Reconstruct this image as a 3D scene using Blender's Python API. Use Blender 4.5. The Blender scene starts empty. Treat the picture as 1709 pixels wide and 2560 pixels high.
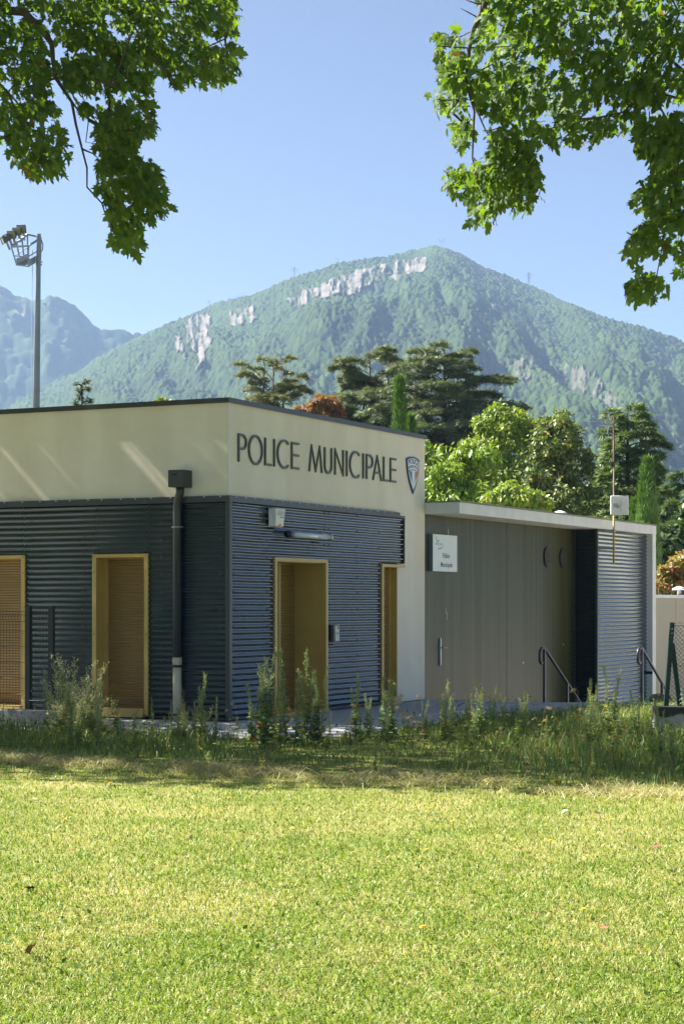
import bpy, math, random
import numpy as np
from mathutils import Vector

random.seed(7); rng = np.random.default_rng(7)
sc = bpy.context.scene
COL = sc.collection
R = math.radians

# ------------------------------------------------------------------ camera
F = 4850.0; HZ = 1510.0; CX = 854.5; EYE = 1.6          # survey constants of the photograph
cd = bpy.data.cameras.new('camera'); cam = bpy.data.objects.new('camera', cd); COL.objects.link(cam)
cam.location = (0, 0, EYE); cam.rotation_euler = (R(90), 0, 0)
cd.sensor_width = 36; cd.lens = 36 * F / 2560; cd.shift_y = (HZ - 1280) / 2560
cd.clip_start = 0.1; cd.clip_end = 40000
sc.camera = cam
# ------------------------------------------------------------------ light
SUN_EL = 45.0; SUN_AZ = (-0.921, 0.389)
n_ = math.hypot(*SUN_AZ); SUN_AZ = (SUN_AZ[0] / n_, SUN_AZ[1] / n_)
S = Vector((SUN_AZ[0] * math.cos(R(SUN_EL)), SUN_AZ[1] * math.cos(R(SUN_EL)), math.sin(R(SUN_EL))))
w = bpy.data.worlds.new('World'); sc.world = w; w.use_nodes = True
nt = w.node_tree; nt.nodes.clear()
sky = nt.nodes.new('ShaderNodeTexSky'); sky.sky_type = 'NISHITA'; sky.sun_disc = False
sky.sun_elevation = R(SUN_EL); sky.sun_rotation = math.atan2(SUN_AZ[0], SUN_AZ[1]) % (2 * math.pi)
sky.altitude = 400; sky.air_density = 0.40; sky.dust_density = 1.2; sky.ozone_density = 0.15
bg = nt.nodes.new('ShaderNodeBackground'); bg.inputs[1].default_value = 0.05
wo = nt.nodes.new('ShaderNodeOutputWorld')
nt.links.new(sky.outputs[0], bg.inputs[0]); nt.links.new(bg.outputs[0], wo.inputs[0])
sl = bpy.data.lights.new('sun', 'SUN'); sl.energy = 5.0; sl.angle = R(0.53); sl.color = (1.0, 0.95, 0.86)
so = bpy.data.objects.new('sun', sl); COL.objects.link(so); so.rotation_euler = (-S).to_track_quat('-Z', 'Y').to_euler()
so.location = (0, 0, 60)
sc.view_settings.view_transform = 'Standard'; sc.view_settings.look = 'None'
sc.view_settings.exposure = 1.95; sc.view_settings.gamma = 1
sc.render.engine = 'CYCLES'
sc.cycles.use_denoising = True
try: sc.cycles.denoiser = 'OPENIMAGEDENOISE'
except Exception: pass
sc.cycles.max_bounces = 8; sc.cycles.transmission_bounces = 4; sc.cycles.volume_bounces = 1
sc.cycles.sample_clamp_indirect = 6

# ------------------------------------------------------------------ helpers
def at(px, py, Y):
    return ((px - CX) / F * Y, Y, EYE + (HZ - py) / F * Y)
def gnd(px, py, z=0.0):
    Y = (EYE - z) * F / (py - HZ); return ((px - CX) / F * Y, Y, z)
def inframe(P, mx=25, my=25):
    px = CX + P[:, 0] / P[:, 1] * F; py = HZ - (P[:, 2] - EYE) / P[:, 1] * F
    return (px > -mx) & (px < 1709 + mx) & (py > -my)

class MB:
    def __init__(s): s.v = []; s.f = []
    def add(s, vs, fs):
        b = len(s.v); s.v += [tuple(p) for p in vs]; s.f += [tuple(b + i for i in f) for f in fs]; return s
    def box(s, x0, x1, y0, y1, z0, z1):
        return s.add([(x, y, z) for z in (z0, z1) for y in (y0, y1) for x in (x0, x1)],
                     [(0, 2, 3, 1), (4, 5, 7, 6), (0, 1, 5, 4), (2, 6, 7, 3), (0, 4, 6, 2), (1, 3, 7, 5)])
    def bar(s, a, b, wd, ht=None, up=(0, 0, 1)):
        a = Vector(a); b = Vector(b); d = (b - a).normalized(); u = Vector(up)
        if abs(d.dot(u)) > .97: u = Vector((1, 0, 0))
        r = d.cross(u).normalized(); u = r.cross(d); ht = wd if ht is None else ht
        c = [p + r * (i * wd / 2) + u * (j * ht / 2) for p in (a, b) for j in (-1, 1) for i in (-1, 1)]
        return s.add(c, [(0, 2, 3, 1), (4, 5, 7, 6), (0, 1, 5, 4), (2, 6, 7, 3), (0, 4, 6, 2), (1, 3, 7, 5)])
    def tube(s, pts, rad, n=8, cap=True):
        pts = [Vector(p) for p in pts]; k = len(pts)
        rad = [rad] * k if not hasattr(rad, '__len__') else rad
        vs = []; r0 = None
        for i, p in enumerate(pts):
            d = (pts[min(i + 1, k - 1)] - pts[max(i - 1, 0)])
            d = d.normalized() if d.length > 1e-9 else Vector((0, 0, 1))
            if r0 is None:
                h = Vector((0, 0, 1)) if abs(d.z) < .9 else Vector((1, 0, 0)); r0 = d.cross(h).normalized()
            else: r0 = (r0 - d * r0.dot(d)).normalized()
            u = d.cross(r0)
            for j in range(n):
                a = 2 * math.pi * j / n; vs.append(p + (r0 * math.cos(a) + u * math.sin(a)) * rad[i])
        fs = [(i * n + j, i * n + (j + 1) % n, (i + 1) * n + (j + 1) % n, (i + 1) * n + j) for i in range(k - 1) for j in range(n)]
        if cap: fs += [tuple(reversed(range(n))), tuple((k - 1) * n + j for j in range(n))]
        return s.add(vs, fs)
    def disc(s, c, nrm, r, h, n=20, r2=None):
        c = Vector(c); nv = Vector(nrm).normalized()
        return s.tube([c, c + nv * h], [r, r if r2 is None else r2], n)
    def prism(s, poly, fn, d0, d1):
        """poly: 2-D outline, fn(a,b,d) -> 3-D"""
        n = len(poly)
        vs = [fn(a, b, d) for d in (d0, d1) for a, b in poly]
        return s.add(vs, [tuple(range(n)), tuple(reversed(range(n, 2 * n)))] + [(i, n + i, n + (i + 1) % n, (i + 1) % n) for i in range(n)])
    def build(s, name, m, parent=None, origin=(0, 0, 0), smooth=False, bevel=0):
        me = bpy.data.meshes.new(name); o = Vector(origin)
        me.from_pydata([(x - o.x, y - o.y, z - o.z) for x, y, z in s.v], [], s.f); me.update()
        if smooth: me.polygons.foreach_set('use_smooth', [True] * len(me.polygons))
        me.materials.append(m)
        ob = bpy.data.objects.new(name, me); COL.objects.link(ob); ob.parent = parent
        if bevel:
            b = ob.modifiers.new('bevel', 'BEVEL'); b.width = bevel; b.segments = 2; b.limit_method = 'ANGLE'
        return ob

def npmesh(name, V, T, m, parent=None, origin=(0, 0, 0), col=None, attrs=None, smooth=False, link=True):
    V = np.asarray(V, np.float32) - np.asarray(origin, np.float32); T = np.asarray(T, np.int32)
    me = bpy.data.meshes.new(name); k = T.shape[1]
    me.vertices.add(len(V)); me.vertices.foreach_set('co', V.ravel())
    me.loops.add(T.size); me.loops.foreach_set('vertex_index', T.ravel())
    me.polygons.add(len(T)); me.polygons.foreach_set('loop_start', np.arange(0, T.size, k, dtype=np.int32))
    if smooth: me.polygons.foreach_set('use_smooth', np.ones(len(T), bool))
    if col is not None:
        a = me.attributes.new('col', 'FLOAT_COLOR', 'POINT')
        c4 = np.ones((len(V), 4), np.float32); c4[:, :3] = col; a.data.foreach_set('color', c4.ravel())
    for k2, v2 in (attrs or {}).items():
        a = me.attributes.new(k2, 'FLOAT', 'POINT'); a.data.foreach_set('value', np.asarray(v2, np.float32).ravel())
    me.update(calc_edges=True); me.materials.append(m)
    if not link: return me
    ob = bpy.data.objects.new(name, me); COL.objects.link(ob); ob.parent = parent
    return ob

def tag(o, label, cat, group=None, kind=None):
    o['label'] = label; o['category'] = cat
    if group: o['group'] = group
    if kind: o['kind'] = kind
    return o
def empty(name, loc, rz=0.0):
    o = bpy.data.objects.new(name, None); COL.objects.link(o); o.location = loc; o.rotation_euler = (0, 0, rz)
    o.empty_display_size = .2; return o
def copy_tree(o, parent=None):
    c = o.copy(); COL.objects.link(c); c.parent = parent
    for ch in list(o.children): copy_tree(ch, c)
    return c

# numpy noise -------------------------------------------------------------
def _h(ix, iy, s):
    n = (ix.astype(np.int64) * 374761393 + iy.astype(np.int64) * 668265263 + s * 1442695041) & 0x7fffffff
    n = ((n ^ (n >> 13)) * 1274126177) & 0x7fffffff
    return ((n ^ (n >> 16)) & 0xffffff) / float(0xffffff)
def vnoise(x, y, s=0):
    ix = np.floor(x); iy = np.floor(y); fx = x - ix; fy = y - iy
    fx = fx * fx * (3 - 2 * fx); fy = fy * fy * (3 - 2 * fy)
    a = _h(ix, iy, s); b = _h(ix + 1, iy, s); c = _h(ix, iy + 1, s); d = _h(ix + 1, iy + 1, s)
    return (a * (1 - fx) + b * fx) * (1 - fy) + (c * (1 - fx) + d * fx) * fy
def fbm(x, y, o=4, s=0):
    r = 0; a = .5; t = 0
    for i in range(o): r = r + a * vnoise(x * 2 ** i, y * 2 ** i, s + i); t += a; a *= .5
    return r / t
def cells(x, y, s=0):
    """F1 distance and cell id of a jittered grid"""
    ix = np.floor(x); iy = np.floor(y); best = np.full(x.shape, 9.); cid = np.zeros(x.shape)
    for dx in (-1, 0, 1):
        for dy in (-1, 0, 1):
            cx = ix + dx; cy = iy + dy
            d = (cx + _h(cx, cy, s) - x) ** 2 + (cy + _h(cx, cy, s + 7) - y) ** 2
            m = d < best; best = np.where(m, d, best); cid = np.where(m, _h(cx, cy, s + 13), cid)
    return np.sqrt(best), cid
def inpoly(px, py, poly):
    r = np.zeros(px.shape, bool); n = len(poly)
    for i in range(n):
        x0, y0 = poly[i]; x1, y1 = poly[(i + 1) % n]
        if y0 == y1: continue
        c = ((y0 > py) != (y1 > py)) & (px < (x1 - x0) * (py - y0) / (y1 - y0) + x0); r ^= c
    return r

# ------------------------------------------------------------------ materials
def M(name, base, rough=.6, metal=0., spec=.5, var=0., vscale=3., stretch=(1, 1, 1), bump=0., bscale=40., bdist=.01,
      attr=None, trans=0., coat=0., var2=None, tcol=None, alpha=None):
    m = bpy.data.materials.new(name); m.use_nodes = True; t = m.node_tree; L = t.links.new
    p = t.nodes['Principled BSDF']; out = t.nodes['Material Output']
    p.inputs['Roughness'].default_value = rough; p.inputs['Metallic'].default_value = metal
    p.inputs['Specular IOR Level'].default_value = spec; p.inputs['Coat Weight'].default_value = coat
    col = None
    if attr:
        a = t.nodes.new('ShaderNodeAttribute'); a.attribute_name = attr; col = a.outputs['Color']
    tc = t.nodes.new('ShaderNodeTexCoord'); mp = t.nodes.new('ShaderNodeMapping'); mp.inputs['Scale'].default_value = stretch
    L(tc.outputs['Object'], mp.inputs[0])
    if var and not attr:
        nz = t.nodes.new('ShaderNodeTexNoise'); nz.inputs['Scale'].default_value = vscale; nz.inputs['Detail'].default_value = 6
        nz.inputs['Roughness'].default_value = .6
        L(mp.outputs[0], nz.inputs['Vector'])
        cr = t.nodes.new('ShaderNodeValToRGB'); cr.color_ramp.elements[0].position = .3; cr.color_ramp.elements[1].position = .7
        b2 = var2 if var2 else tuple(c * (1 + var) for c in base)
        cr.color_ramp.elements[0].color = (*[c * (1 - var) for c in base], 1); cr.color_ramp.elements[1].color = (*b2, 1)
        L(nz.outputs[0], cr.inputs[0]); col = cr.outputs[0]
    if col is not None: L(col, p.inputs['Base Color'])
    else: p.inputs['Base Color'].default_value = (*base, 1)
    if bump:
        nb = t.nodes.new('ShaderNodeTexNoise'); nb.inputs['Scale'].default_value = bscale; nb.inputs['Detail'].default_value = 5
        L(mp.outputs[0], nb.inputs['Vector'])
        bp = t.nodes.new('ShaderNodeBump'); bp.inputs['Strength'].default_value = bump; bp.inputs['Distance'].default_value = bdist
        L(nb.outputs[0], bp.inputs['Height']); L(bp.outputs[0], p.inputs['Normal'])
    if trans:
        tr = t.nodes.new('ShaderNodeBsdfTranslucent'); mx = t.nodes.new('ShaderNodeMixShader'); mx.inputs[0].default_value = trans
        if col is not None:
            hs = t.nodes.new('ShaderNodeMixRGB'); hs.blend_type = 'MULTIPLY'; hs.inputs[0].default_value = 1
            hs.inputs[2].default_value = (*(tcol or (1.6, 1.5, .6)), 1); L(col, hs.inputs[1]); L(hs.outputs[0], tr.inputs[0])
        else: tr.inputs[0].default_value = (*[a * b for a, b in zip(base, tcol or (1.6, 1.5, .6))], 1)
        L(p.outputs[0], mx.inputs[1]); L(tr.outputs[0], mx.inputs[2]); L(mx.outputs[0], out.inputs[0])
    return m

PLASTER = M('plaster', (.80, .735, .625), .9, spec=.2, var=.05, vscale=1.6, bump=.35, bscale=160, bdist=.004)
def weather(m, amount=.10, sc_=(7, 7, .22)):
    t = m.node_tree; L = t.links.new; p = t.nodes['Principled BSDF']; src = p.inputs['Base Color'].links[0].from_socket
    tc = t.nodes.new('ShaderNodeTexCoord'); mp = t.nodes.new('ShaderNodeMapping'); mp.inputs['Scale'].default_value = sc_; L(tc.outputs['Object'], mp.inputs[0])
    n = t.nodes.new('ShaderNodeTexNoise'); n.inputs['Scale'].default_value = 1.0; n.inputs['Detail'].default_value = 6; L(mp.outputs[0], n.inputs[0])
    cr = t.nodes.new('ShaderNodeValToRGB'); cr.color_ramp.elements[0].position = .38; cr.color_ramp.elements[1].position = .62
    k = 1 - amount; cr.color_ramp.elements[0].color = (k, k * .99, k * .96, 1); cr.color_ramp.elements[1].color = (1, 1, 1, 1); L(n.outputs[0], cr.inputs[0])
    mx = t.nodes.new('ShaderNodeMixRGB'); mx.blend_type = 'MULTIPLY'; mx.inputs[0].default_value = 1; L(src, mx.inputs[1]); L(cr.outputs[0], mx.inputs[2]); L(mx.outputs[0], p.inputs['Base Color'])
weather(PLASTER, .06, (2.2, 2.2, .16))
CLAD = M('cladding_paint', (.012, .023, .028), .20, spec=.5, var=.22, vscale=1.3, stretch=(1, 1, 4), bump=.02, bscale=5, coat=.55)
for k_ in ('Specular Tint', 'Coat Tint'): CLAD.node_tree.nodes['Principled BSDF'].inputs[k_].default_value = (.80, .93, 1.0, 1)
TRIM = M('trim_paint', (.040, .046, .044), .38, var=.15, vscale=4)
GOLD = M('gold_paint', (.52, .355, .10), .42, spec=.5, var=.06, vscale=3, bump=.03, bscale=20)
SLAT = M('slat_brown', (.29, .18, .055), .42, var=.08, vscale=2.5, stretch=(1, 1, 7))
BLACK = M('bitumen', (.012, .012, .013), .8, var=.3, vscale=5)
SCREW = M('screw_steel', (.55, .57, .6), .35, metal=.9)
SCREWD = M('screw_dark', (.015, .017, .02), .5)
LETTER = M('letter_paint', (.05, .055, .028), .35, var=.1, vscale=6)
PVC = M('pvc_sand', (.55, .48, .34), .45, var=.1, vscale=6)
WHITE = M('white_plastic', (.72, .73, .72), .4, var=.05, vscale=8)
WPAINT = M('white_paint', (.66, .65, .62), .6, var=.10, vscale=2.2, stretch=(1, 1, .4), bump=.1, bscale=30)
CONC = M('concrete', (.30, .29, .27), .9, var=.22, vscale=4, bump=.5, bscale=45, bdist=.01)
STEELG = M('galvanised', (.36, .38, .40), .5, metal=.6, var=.18, vscale=6)
RAIL = M('rail_paint', (.03, .034, .04), .38, var=.2, vscale=8)
FENCE = M('fence_paint', (.012, .022, .020), .45, var=.2, vscale=8)
FENCEG = M('fence_green', (.010, .040, .028), .5, var=.25, vscale=8)
BARK = M('bark', (.075, .060, .045), .9, var=.35, vscale=9, stretch=(1, 1, .3), bump=.8, bscale=25, bdist=.02)
BARKD = M('bark_dark', (.05, .042, .035), .9, var=.35, vscale=3, bump=.5, bscale=10, bdist=.03)
LEAFM = M('maple_leaf', (.05, .1, .02), .58, spec=.28, attr='col', trans=.45, tcol=(2.1, 2.0, .5))
LEAFB = M('broad_leaf', (.05, .1, .02), .45, spec=.4, attr='col', trans=.30, tcol=(1.7, 1.5, .6))
NEEDLE = M('needles', (.05, .1, .02), .6, spec=.3, attr='col', trans=.15, tcol=(1.4, 1.3, .7))
GRASS = M('grass_blade', (.1, .2, .02), .5, spec=.3, attr='col', trans=.32, tcol=(1.35, 1.3, .7))
WEEDM = M('weed_leaf', (.1, .2, .02), .6, spec=.3, attr='col', trans=.30, tcol=(1.4, 1.3, .7))

# ------------------------------------------------------------------ building frame
DR = Vector((.4425, .8968)).normalized(); C0 = (-1.543, 26.3); TH = math.atan2(DR.y, DR.x)
def BF(x, y, z=0.0):
    return (C0[0] + DR.x * x - DR.y * y, C0[1] + DR.y * x + DR.x * y, z)
def bempty(name, a): return empty(name, BF(*a), TH)
def bobj(mb, name, m, anchor, **k):
    o = mb.build(name, m, None, anchor, **k); o.location = BF(*anchor); o.rotation_euler = (0, 0, TH); return o

# ================================================================== SETTING
# lower ground sheet to the horizon, raised terrace with the lawn
g = MB(); g.add([(-9000, -3000, -1.4), (9000, -3000, -1.4), (9000, 12000, -1.4), (-9000, 12000, -1.4)], [(0, 1, 2, 3)])
GROUNDM = M('valley_floor', (.10, .12, .05), .95, var=.4, vscale=.02)
o = g.build('ground', GROUNDM); o['kind'] = 'structure'
def lawn_material():
    m = bpy.data.materials.new('lawn_soil'); m.use_nodes = True; t = m.node_tree; L = t.links.new; p = t.nodes['Principled BSDF']
    p.inputs['Roughness'].default_value = .95; p.inputs['Specular IOR Level'].default_value = .1
    tc = t.nodes.new('ShaderNodeTexCoord'); n1 = t.nodes.new('ShaderNodeTexNoise'); n1.inputs['Scale'].default_value = 28; n1.inputs['Detail'].default_value = 8
    n2 = t.nodes.new('ShaderNodeTexNoise'); n2.inputs['Scale'].default_value = .9; n2.inputs['Detail'].default_value = 5
    L(tc.outputs['Object'], n1.inputs[0]); L(tc.outputs['Object'], n2.inputs[0])
    c1 = t.nodes.new('ShaderNodeValToRGB'); c2 = t.nodes.new('ShaderNodeValToRGB')
    c1.color_ramp.elements[0].position = .35; c1.color_ramp.elements[1].position = .65
    c1.color_ramp.elements[0].color = (.075, .105, .018, 1); c1.color_ramp.elements[1].color = (.20, .21, .05, 1)
    c2.color_ramp.elements[0].position = .4; c2.color_ramp.elements[1].position = .62
    c2.color_ramp.elements[0].color = (0, 0, 0, 1); c2.color_ramp.elements[1].color = (.6, .6, .6, 1)
    mx = t.nodes.new('ShaderNodeMixRGB'); mx.inputs[2].default_value = (.30, .26, .10, 1)
    L(n1.outputs[0], c1.inputs[0]); L(n2.outputs[0], c2.inputs[0]); L(c2.outputs[0], mx.inputs[0]); L(c1.outputs[0], mx.inputs[1])
    L(mx.outputs[0], p.inputs['Base Color']); return m
e6 = BF(6.62, -.05); e7 = BF(6.62, 16); e8 = BF(-3, 18)
EDGE = [(40, 31.4), (5.08, 31.45), (2.95, 31.5), (2.3, 31.9), (1.85, 32.5), e6[:2], e7[:2], e8[:2], (-60, 60)]
terr = [(-60, -25), (40, -25)] + EDGE
g = MB(); k = len(terr); g.add([(x, y, 0) for x, y in terr] + [(x, y, -1.39) for x, y in terr],
       [tuple(range(k))] + [(i, k + i, k + (i + 1) % k, (i + 1) % k) for i in range(k)])
o = g.build('lawn', lawn_material()); o['kind'] = 'structure'
g = MB(); g.add([(1.0, 31.6, -1.393), (60, 31.6, -1.393), (60, 75, -1.393), (16, 75, -1.393)], [(0, 1, 2, 3)])  # unseen pale paving, added to bounce sunlight onto the shaded facades
o = g.build('bounce_courtyard', M('bounce_concrete', (.48, .45, .38), .9, var=.15, vscale=1.5)); o['kind'] = 'structure'
# gravel path
PATHM = M('path_gravel', (.40, .40, .405), .95, var=.45, vscale=70, bump=.8, bscale=90, bdist=.02)
near = [(-30, 33.5), (-9, 26.2), (-6, 25.1), (-3.3, 24.3), (-1.9, 23.3), (-.9, 22.9), (-.1, 23.2), (1.0, 25.4), (2.3, 27.4), (4.6, 29.8), (7, 30.4), (12, 30.6)]
far = [(12, 31.38), (5.08, 31.42), (2.95, 31.47), (2.3, 31.87), (1.85, 32.47), BF(6.6, -.06)[:2], BF(6.6, .2)[:2], BF(.3, .2)[:2], BF(.3, 14)[:2], (-30, 40)]
pp = near + far
g = MB(); g.add([(x, y, .006) for x, y in pp], [tuple(range(len(pp)))])
o = g.build('path', PATHM); o['kind'] = 'structure'
line = [(-.75, 26.02), (-.4, 25.93), (.135, 25.78), (.576, 26.45), (1.43, 28.2), (2.26, 29.9), (2.84, 30.8), (3.86, 31.2), (5.08, 31.25), (12, 31.2)]
g = MB(); vs = []
for i, (x, y) in enumerate(line):
    a = Vector(line[max(i - 1, 0)]); b = Vector(line[min(i + 1, len(line) - 1)]); d = (b - a).normalized()
    vs += [(x - d.y * .055, y + d.x * .055, .011), (x + d.y * .055, y - d.x * .055, .011)]
g.add(vs, [(2 * i, 2 * i + 1, 2 * i + 3, 2 * i + 2) for i in range(len(line) - 1)])
o = g.build('path_edge_line', M('worn_white', (.55, .55, .54), .9, var=.2, vscale=25)); o['kind'] = 'structure'

# ------------------------------------------------------------------ mountains
def mountain_material(name, green, dark, rockc):
    m = bpy.data.materials.new(name); m.use_nodes = True; t = m.node_tree; L = t.links.new; p = t.nodes['Principled BSDF']
    p.inputs['Roughness'].default_value = .95; p.inputs['Specular IOR Level'].default_value = .1
    a = t.nodes.new('ShaderNodeAttribute'); a.attribute_name = 'tint'; r = t.nodes.new('ShaderNodeAttribute'); r.attribute_name = 'rock'
    cr = t.nodes.new('ShaderNodeValToRGB'); cr.color_ramp.elements[0].color = (*dark, 1); cr.color_ramp.elements[1].color = (*green, 1)
    tc = t.nodes.new('ShaderNodeTexCoord'); nz = t.nodes.new('ShaderNodeTexNoise'); nz.inputs['Scale'].default_value = .07; nz.inputs['Detail'].default_value = 6
    mp = t.nodes.new('ShaderNodeMapping'); mp.inputs['Scale'].default_value = (1, 1, .45)
    L(tc.outputs['Object'], mp.inputs[0]); L(mp.outputs[0], nz.inputs[0])
    rr = t.nodes.new('ShaderNodeValToRGB'); rr.color_ramp.elements[0].position = .3; rr.color_ramp.elements[1].position = .62
    rr.color_ramp.elements[0].color = (*[c * .45 for c in rockc], 1); rr.color_ramp.elements[1].color = (*rockc, 1)
    mx = t.nodes.new('ShaderNodeMixRGB')
    L(a.outputs['Fac'], cr.inputs[0]); L(nz.outputs[0], rr.inputs[0]); L(r.outputs['Fac'], mx.inputs[0])
    L(cr.outputs[0], mx.inputs[1]); L(rr.outputs[0], mx.inputs[2]); L(mx.outputs[0], p.inputs['Base Color'])
    return m
def mountain(name, ridge, d0, d1, ncol, nrow, px0, px1, rocks, mat, relief, cell, bumpz, seed):
    px = np.linspace(px0, px1, ncol)
    ry = np.interp(px, [r[0] for r in ridge], [r[1] for r in ridge])
    ry = ry + (fbm(px / 40, px * 0 + seed, 3, seed) - .5) * 9
    up = np.linspace(0, 1, nrow); back = np.linspace(1.02, 1.35, 14); s = np.concatenate([up, back])
    PX, SS = np.meshgrid(px, s); RY = np.broadcast_to(ry, PX.shape)
    D1 = d1 + (fbm(PX / 260, PX * 0 + 3.3, 3, seed + 3) - .5) * (d1 - d0) * .35
    D = d0 + (D1 - d0) * SS
    t = np.minimum(SS, 1)
    zr = EYE + (HZ - RY) / F * D1
    Z = -6 + (zr + 6) * (t ** .85)
    Z = np.where(SS > 1, zr - (SS - 1) * (d1 - d0) * .5, Z)
    X = (PX - CX) / F * D
    # gullies and spurs: along-slope relief that vanishes at the foot and the crest
    rel = (fbm(PX / 170 + SS * 1.6, SS * 3.6, 4, seed + 5) - .5) * relief * np.sin(np.pi * np.clip(t, 0, 1)) ** .8
    rel += (fbm(PX / 60 - SS * 3, SS * 9, 3, seed + 8) - .5) * relief * .16 * np.sin(np.pi * np.clip(t, 0, 1)) ** .5
    Z = Z + rel
    SY = HZ - (Z - EYE) / D * F                      # where that slope stands in the survey, to set the rock bands
    rock = np.zeros(PX.shape)
    wob = (fbm(PX / 14, SY / 30, 3, seed + 20) - .5)
    for ip, poly in enumerate(rocks):
        rock = np.maximum(rock, (.5 if ip in (4, 5, 6) else 1.0) * inpoly(PX + wob * 34, SY + (fbm(PX / 22, SY / 22, 3, seed + 31) - .5) * 30, poly).astype(float))
    veg = fbm(PX / 9, SY / 26, 3, seed + 40)
    rock = rock * np.clip((veg - .40) * 5, 0, 1)
    rock = rock * (SS <= 1)
    f1, cid = cells(X / cell, D / (cell * 1.5), seed)
    bmp = np.sqrt(np.clip(.62 ** 2 - f1 ** 2, 0, 1)) * bumpz * (.55 + .8 * cid)
    Z = Z + bmp * (1 - rock) * np.clip(SS * 8, 0, 1)
    D = D - rock * (6 + 40 * fbm(PX / 13, SY / 70, 3, seed + 50))
    X = (PX - CX) / F * D
    tint = np.clip(.05 + .75 * cid + .5 * (fbm(X / 130, D / 130, 3, seed + 60) - .35), 0, 1)
    nr = len(s); V = np.stack([X, D, Z], -1).reshape(-1, 3)
    i = np.arange(nr - 1)[:, None] * ncol + np.arange(ncol - 1)[None]
    T = np.stack([i, i + 1, i + ncol + 1, i + ncol], -1).reshape(-1, 4)
    o = npmesh(name, V, T, mat, attrs={'tint': tint, 'rock': rock}, smooth=True); o['kind'] = 'structure'
    return lambda p: (np.interp(p, px, D1[0]), np.interp(p, px, ry))
RIDGE = [(-1500, 1400), (-900, 1280), (-300, 1150), (0, 1030), (109, 975), (200, 930), (300, 872), (355, 845), (430, 812), (500, 780), (545, 757), (600, 752), (650, 738), (720, 705), (760, 692), (830, 668), (900, 656), (960, 646), (1020, 632), (1060, 624), (1085, 622), (1120, 630), (1150, 642), (1210, 674), (1250, 690), (1340, 727), (1400, 756), (1500, 795), (1600, 822), (1709, 862), (2000, 960), (2600, 1100), (3400, 1300)]
ROCKS = [[(715, 760), (760, 728), (800, 716), (850, 692), (900, 684), (935, 672), (1000, 656), (1065, 650), (1068, 682), (1010, 694), (960, 706), (905, 730), (850, 742), (790, 752), (725, 785)],
         [(458, 815), (500, 790), (535, 800), (530, 855), (498, 925), (482, 880)], [(570, 786), (640, 774), (640, 812), (570, 820)],
         [(438, 850), (452, 850), (458, 905), (446, 900)],
         [(1255, 905), (1330, 900), (1460, 925), (1500, 960), (1500, 1010), (1420, 968), (1340, 960), (1270, 952)], [(1470, 930), (1530, 985), (1560, 1040), (1525, 1030), (1490, 990)],
         [(1600, 1060), (1680, 1090), (1709, 1180), (1650, 1190)], [(1225, 770), (1250, 775), (1245, 785), (1220, 782)], [(1180, 780), (1198, 783), (1195, 790), (1178, 788)]]
ROCKC = (.20, .175, .15)
ridge_of = mountain('mountain', RIDGE, 1250, 3100, 930, 370, -330, 2080, ROCKS, mountain_material('forest_slope', (.046, .076, .019), (.005, .013, .006), ROCKC), 105, 6.2, 8.5, 11)
RIDGE2 = [(-2500, 690), (-1200, 660), (-500, 680), (-200, 672), (-60, 690), (0, 716), (40, 742), (80, 757), (110, 752), (140, 750), (165, 762), (190, 775), (215, 798), (230, 815), (255, 826), (290, 829), (303, 822), (330, 838), (360, 846), (450, 900), (700, 1000), (1200, 1250)]
ROCKS2 = [[(5, 815), (20, 830), (70, 790), (68, 775), (30, 800)], [(76, 815), (84, 812), (82, 845), (76, 840)], [(110, 765), (118, 762), (120, 780), (112, 782)], [(125, 785), (140, 775), (132, 792)], [(165, 795), (172, 800), (176, 815), (168, 808)], [(0, 730), (8, 734), (6, 750), (0, 748)]]
mountain('far_mountain', RIDGE2, 3450, 4000, 420, 200, -1500, 1000, ROCKS2, mountain_material('far_forest_slope', (.05, .075, .026), (.012, .024, .012), ROCKC), 200, 18, 12, 77)

# ================================================================== POLICE BUILDING
W_, D_ = 6.586, 12.0
bld = bempty('police_building', (0, 0, 0))
tag(bld, 'cream plaster police building with dark corrugated cladding and raised lettering', 'building')
ZT = 3.07; ZR = 4.36
wl = MB()
wl.box(0, W_, 0, D_, 2.36, ZR)                                   # upper band, solid down to lintels
for a, b in ((0, 1.22), (2.92, 4.79)): wl.box(a, b, .003, .25, .03, 2.36)
wl.box(5.496, W_, 0, .3, .02, 2.36)
for a, b in ((.25, 1.22), (2.17, 3.28), (4.23, D_)): wl.box(.003, .25, a, b, .03, 2.36)
wl.box(W_ - .25, W_ - .002, .3, D_ - .25, .02, 2.36); wl.box(.25, W_ - .002, D_ - .25, D_ - .002, .02, 2.36)
wl.build('wall', PLASTER, bld)
wl = MB(); wl.box(.9, 3.4, .62, .7, -.05, 2.35).build('inner_wall', BLACK, bld)
pl = MB(); pl.box(.045, 1.25, .02, .3, -.25, .045).box(2.88, W_ - .02, .02, .3, -.25, .03).box(.02, .3, .045, D_ - .1, -.25, .045)
pl.build('plinth', BLACK, bld)
cp = MB(); t_ = .025
cp.box(-t_, W_ + t_, -t_, .30, ZR + .001, ZR + .04).box(-t_, .30, .30, D_ + t_, ZR + .001, ZR + .04).box(W_ - .3, W_ + t_, .30, D_ + t_, ZR + .001, ZR + .04).box(.3, W_ - .3, D_ - .3, D_ + t_, ZR + .001, ZR + .04)
cp.box(-t_, W_ + t_, -t_ - .004, -t_, ZR - .03, ZR + .04).box(-t_ - .004, -t_, -t_ - .004, D_ + t_, ZR - .03, ZR + .04)
cp.build('coping', TRIM, bld)
MB().box(-.004, .012, -.004, .012, ZT + .002, ZR - .031).build('corner_bead', WPAINT, bld)

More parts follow.
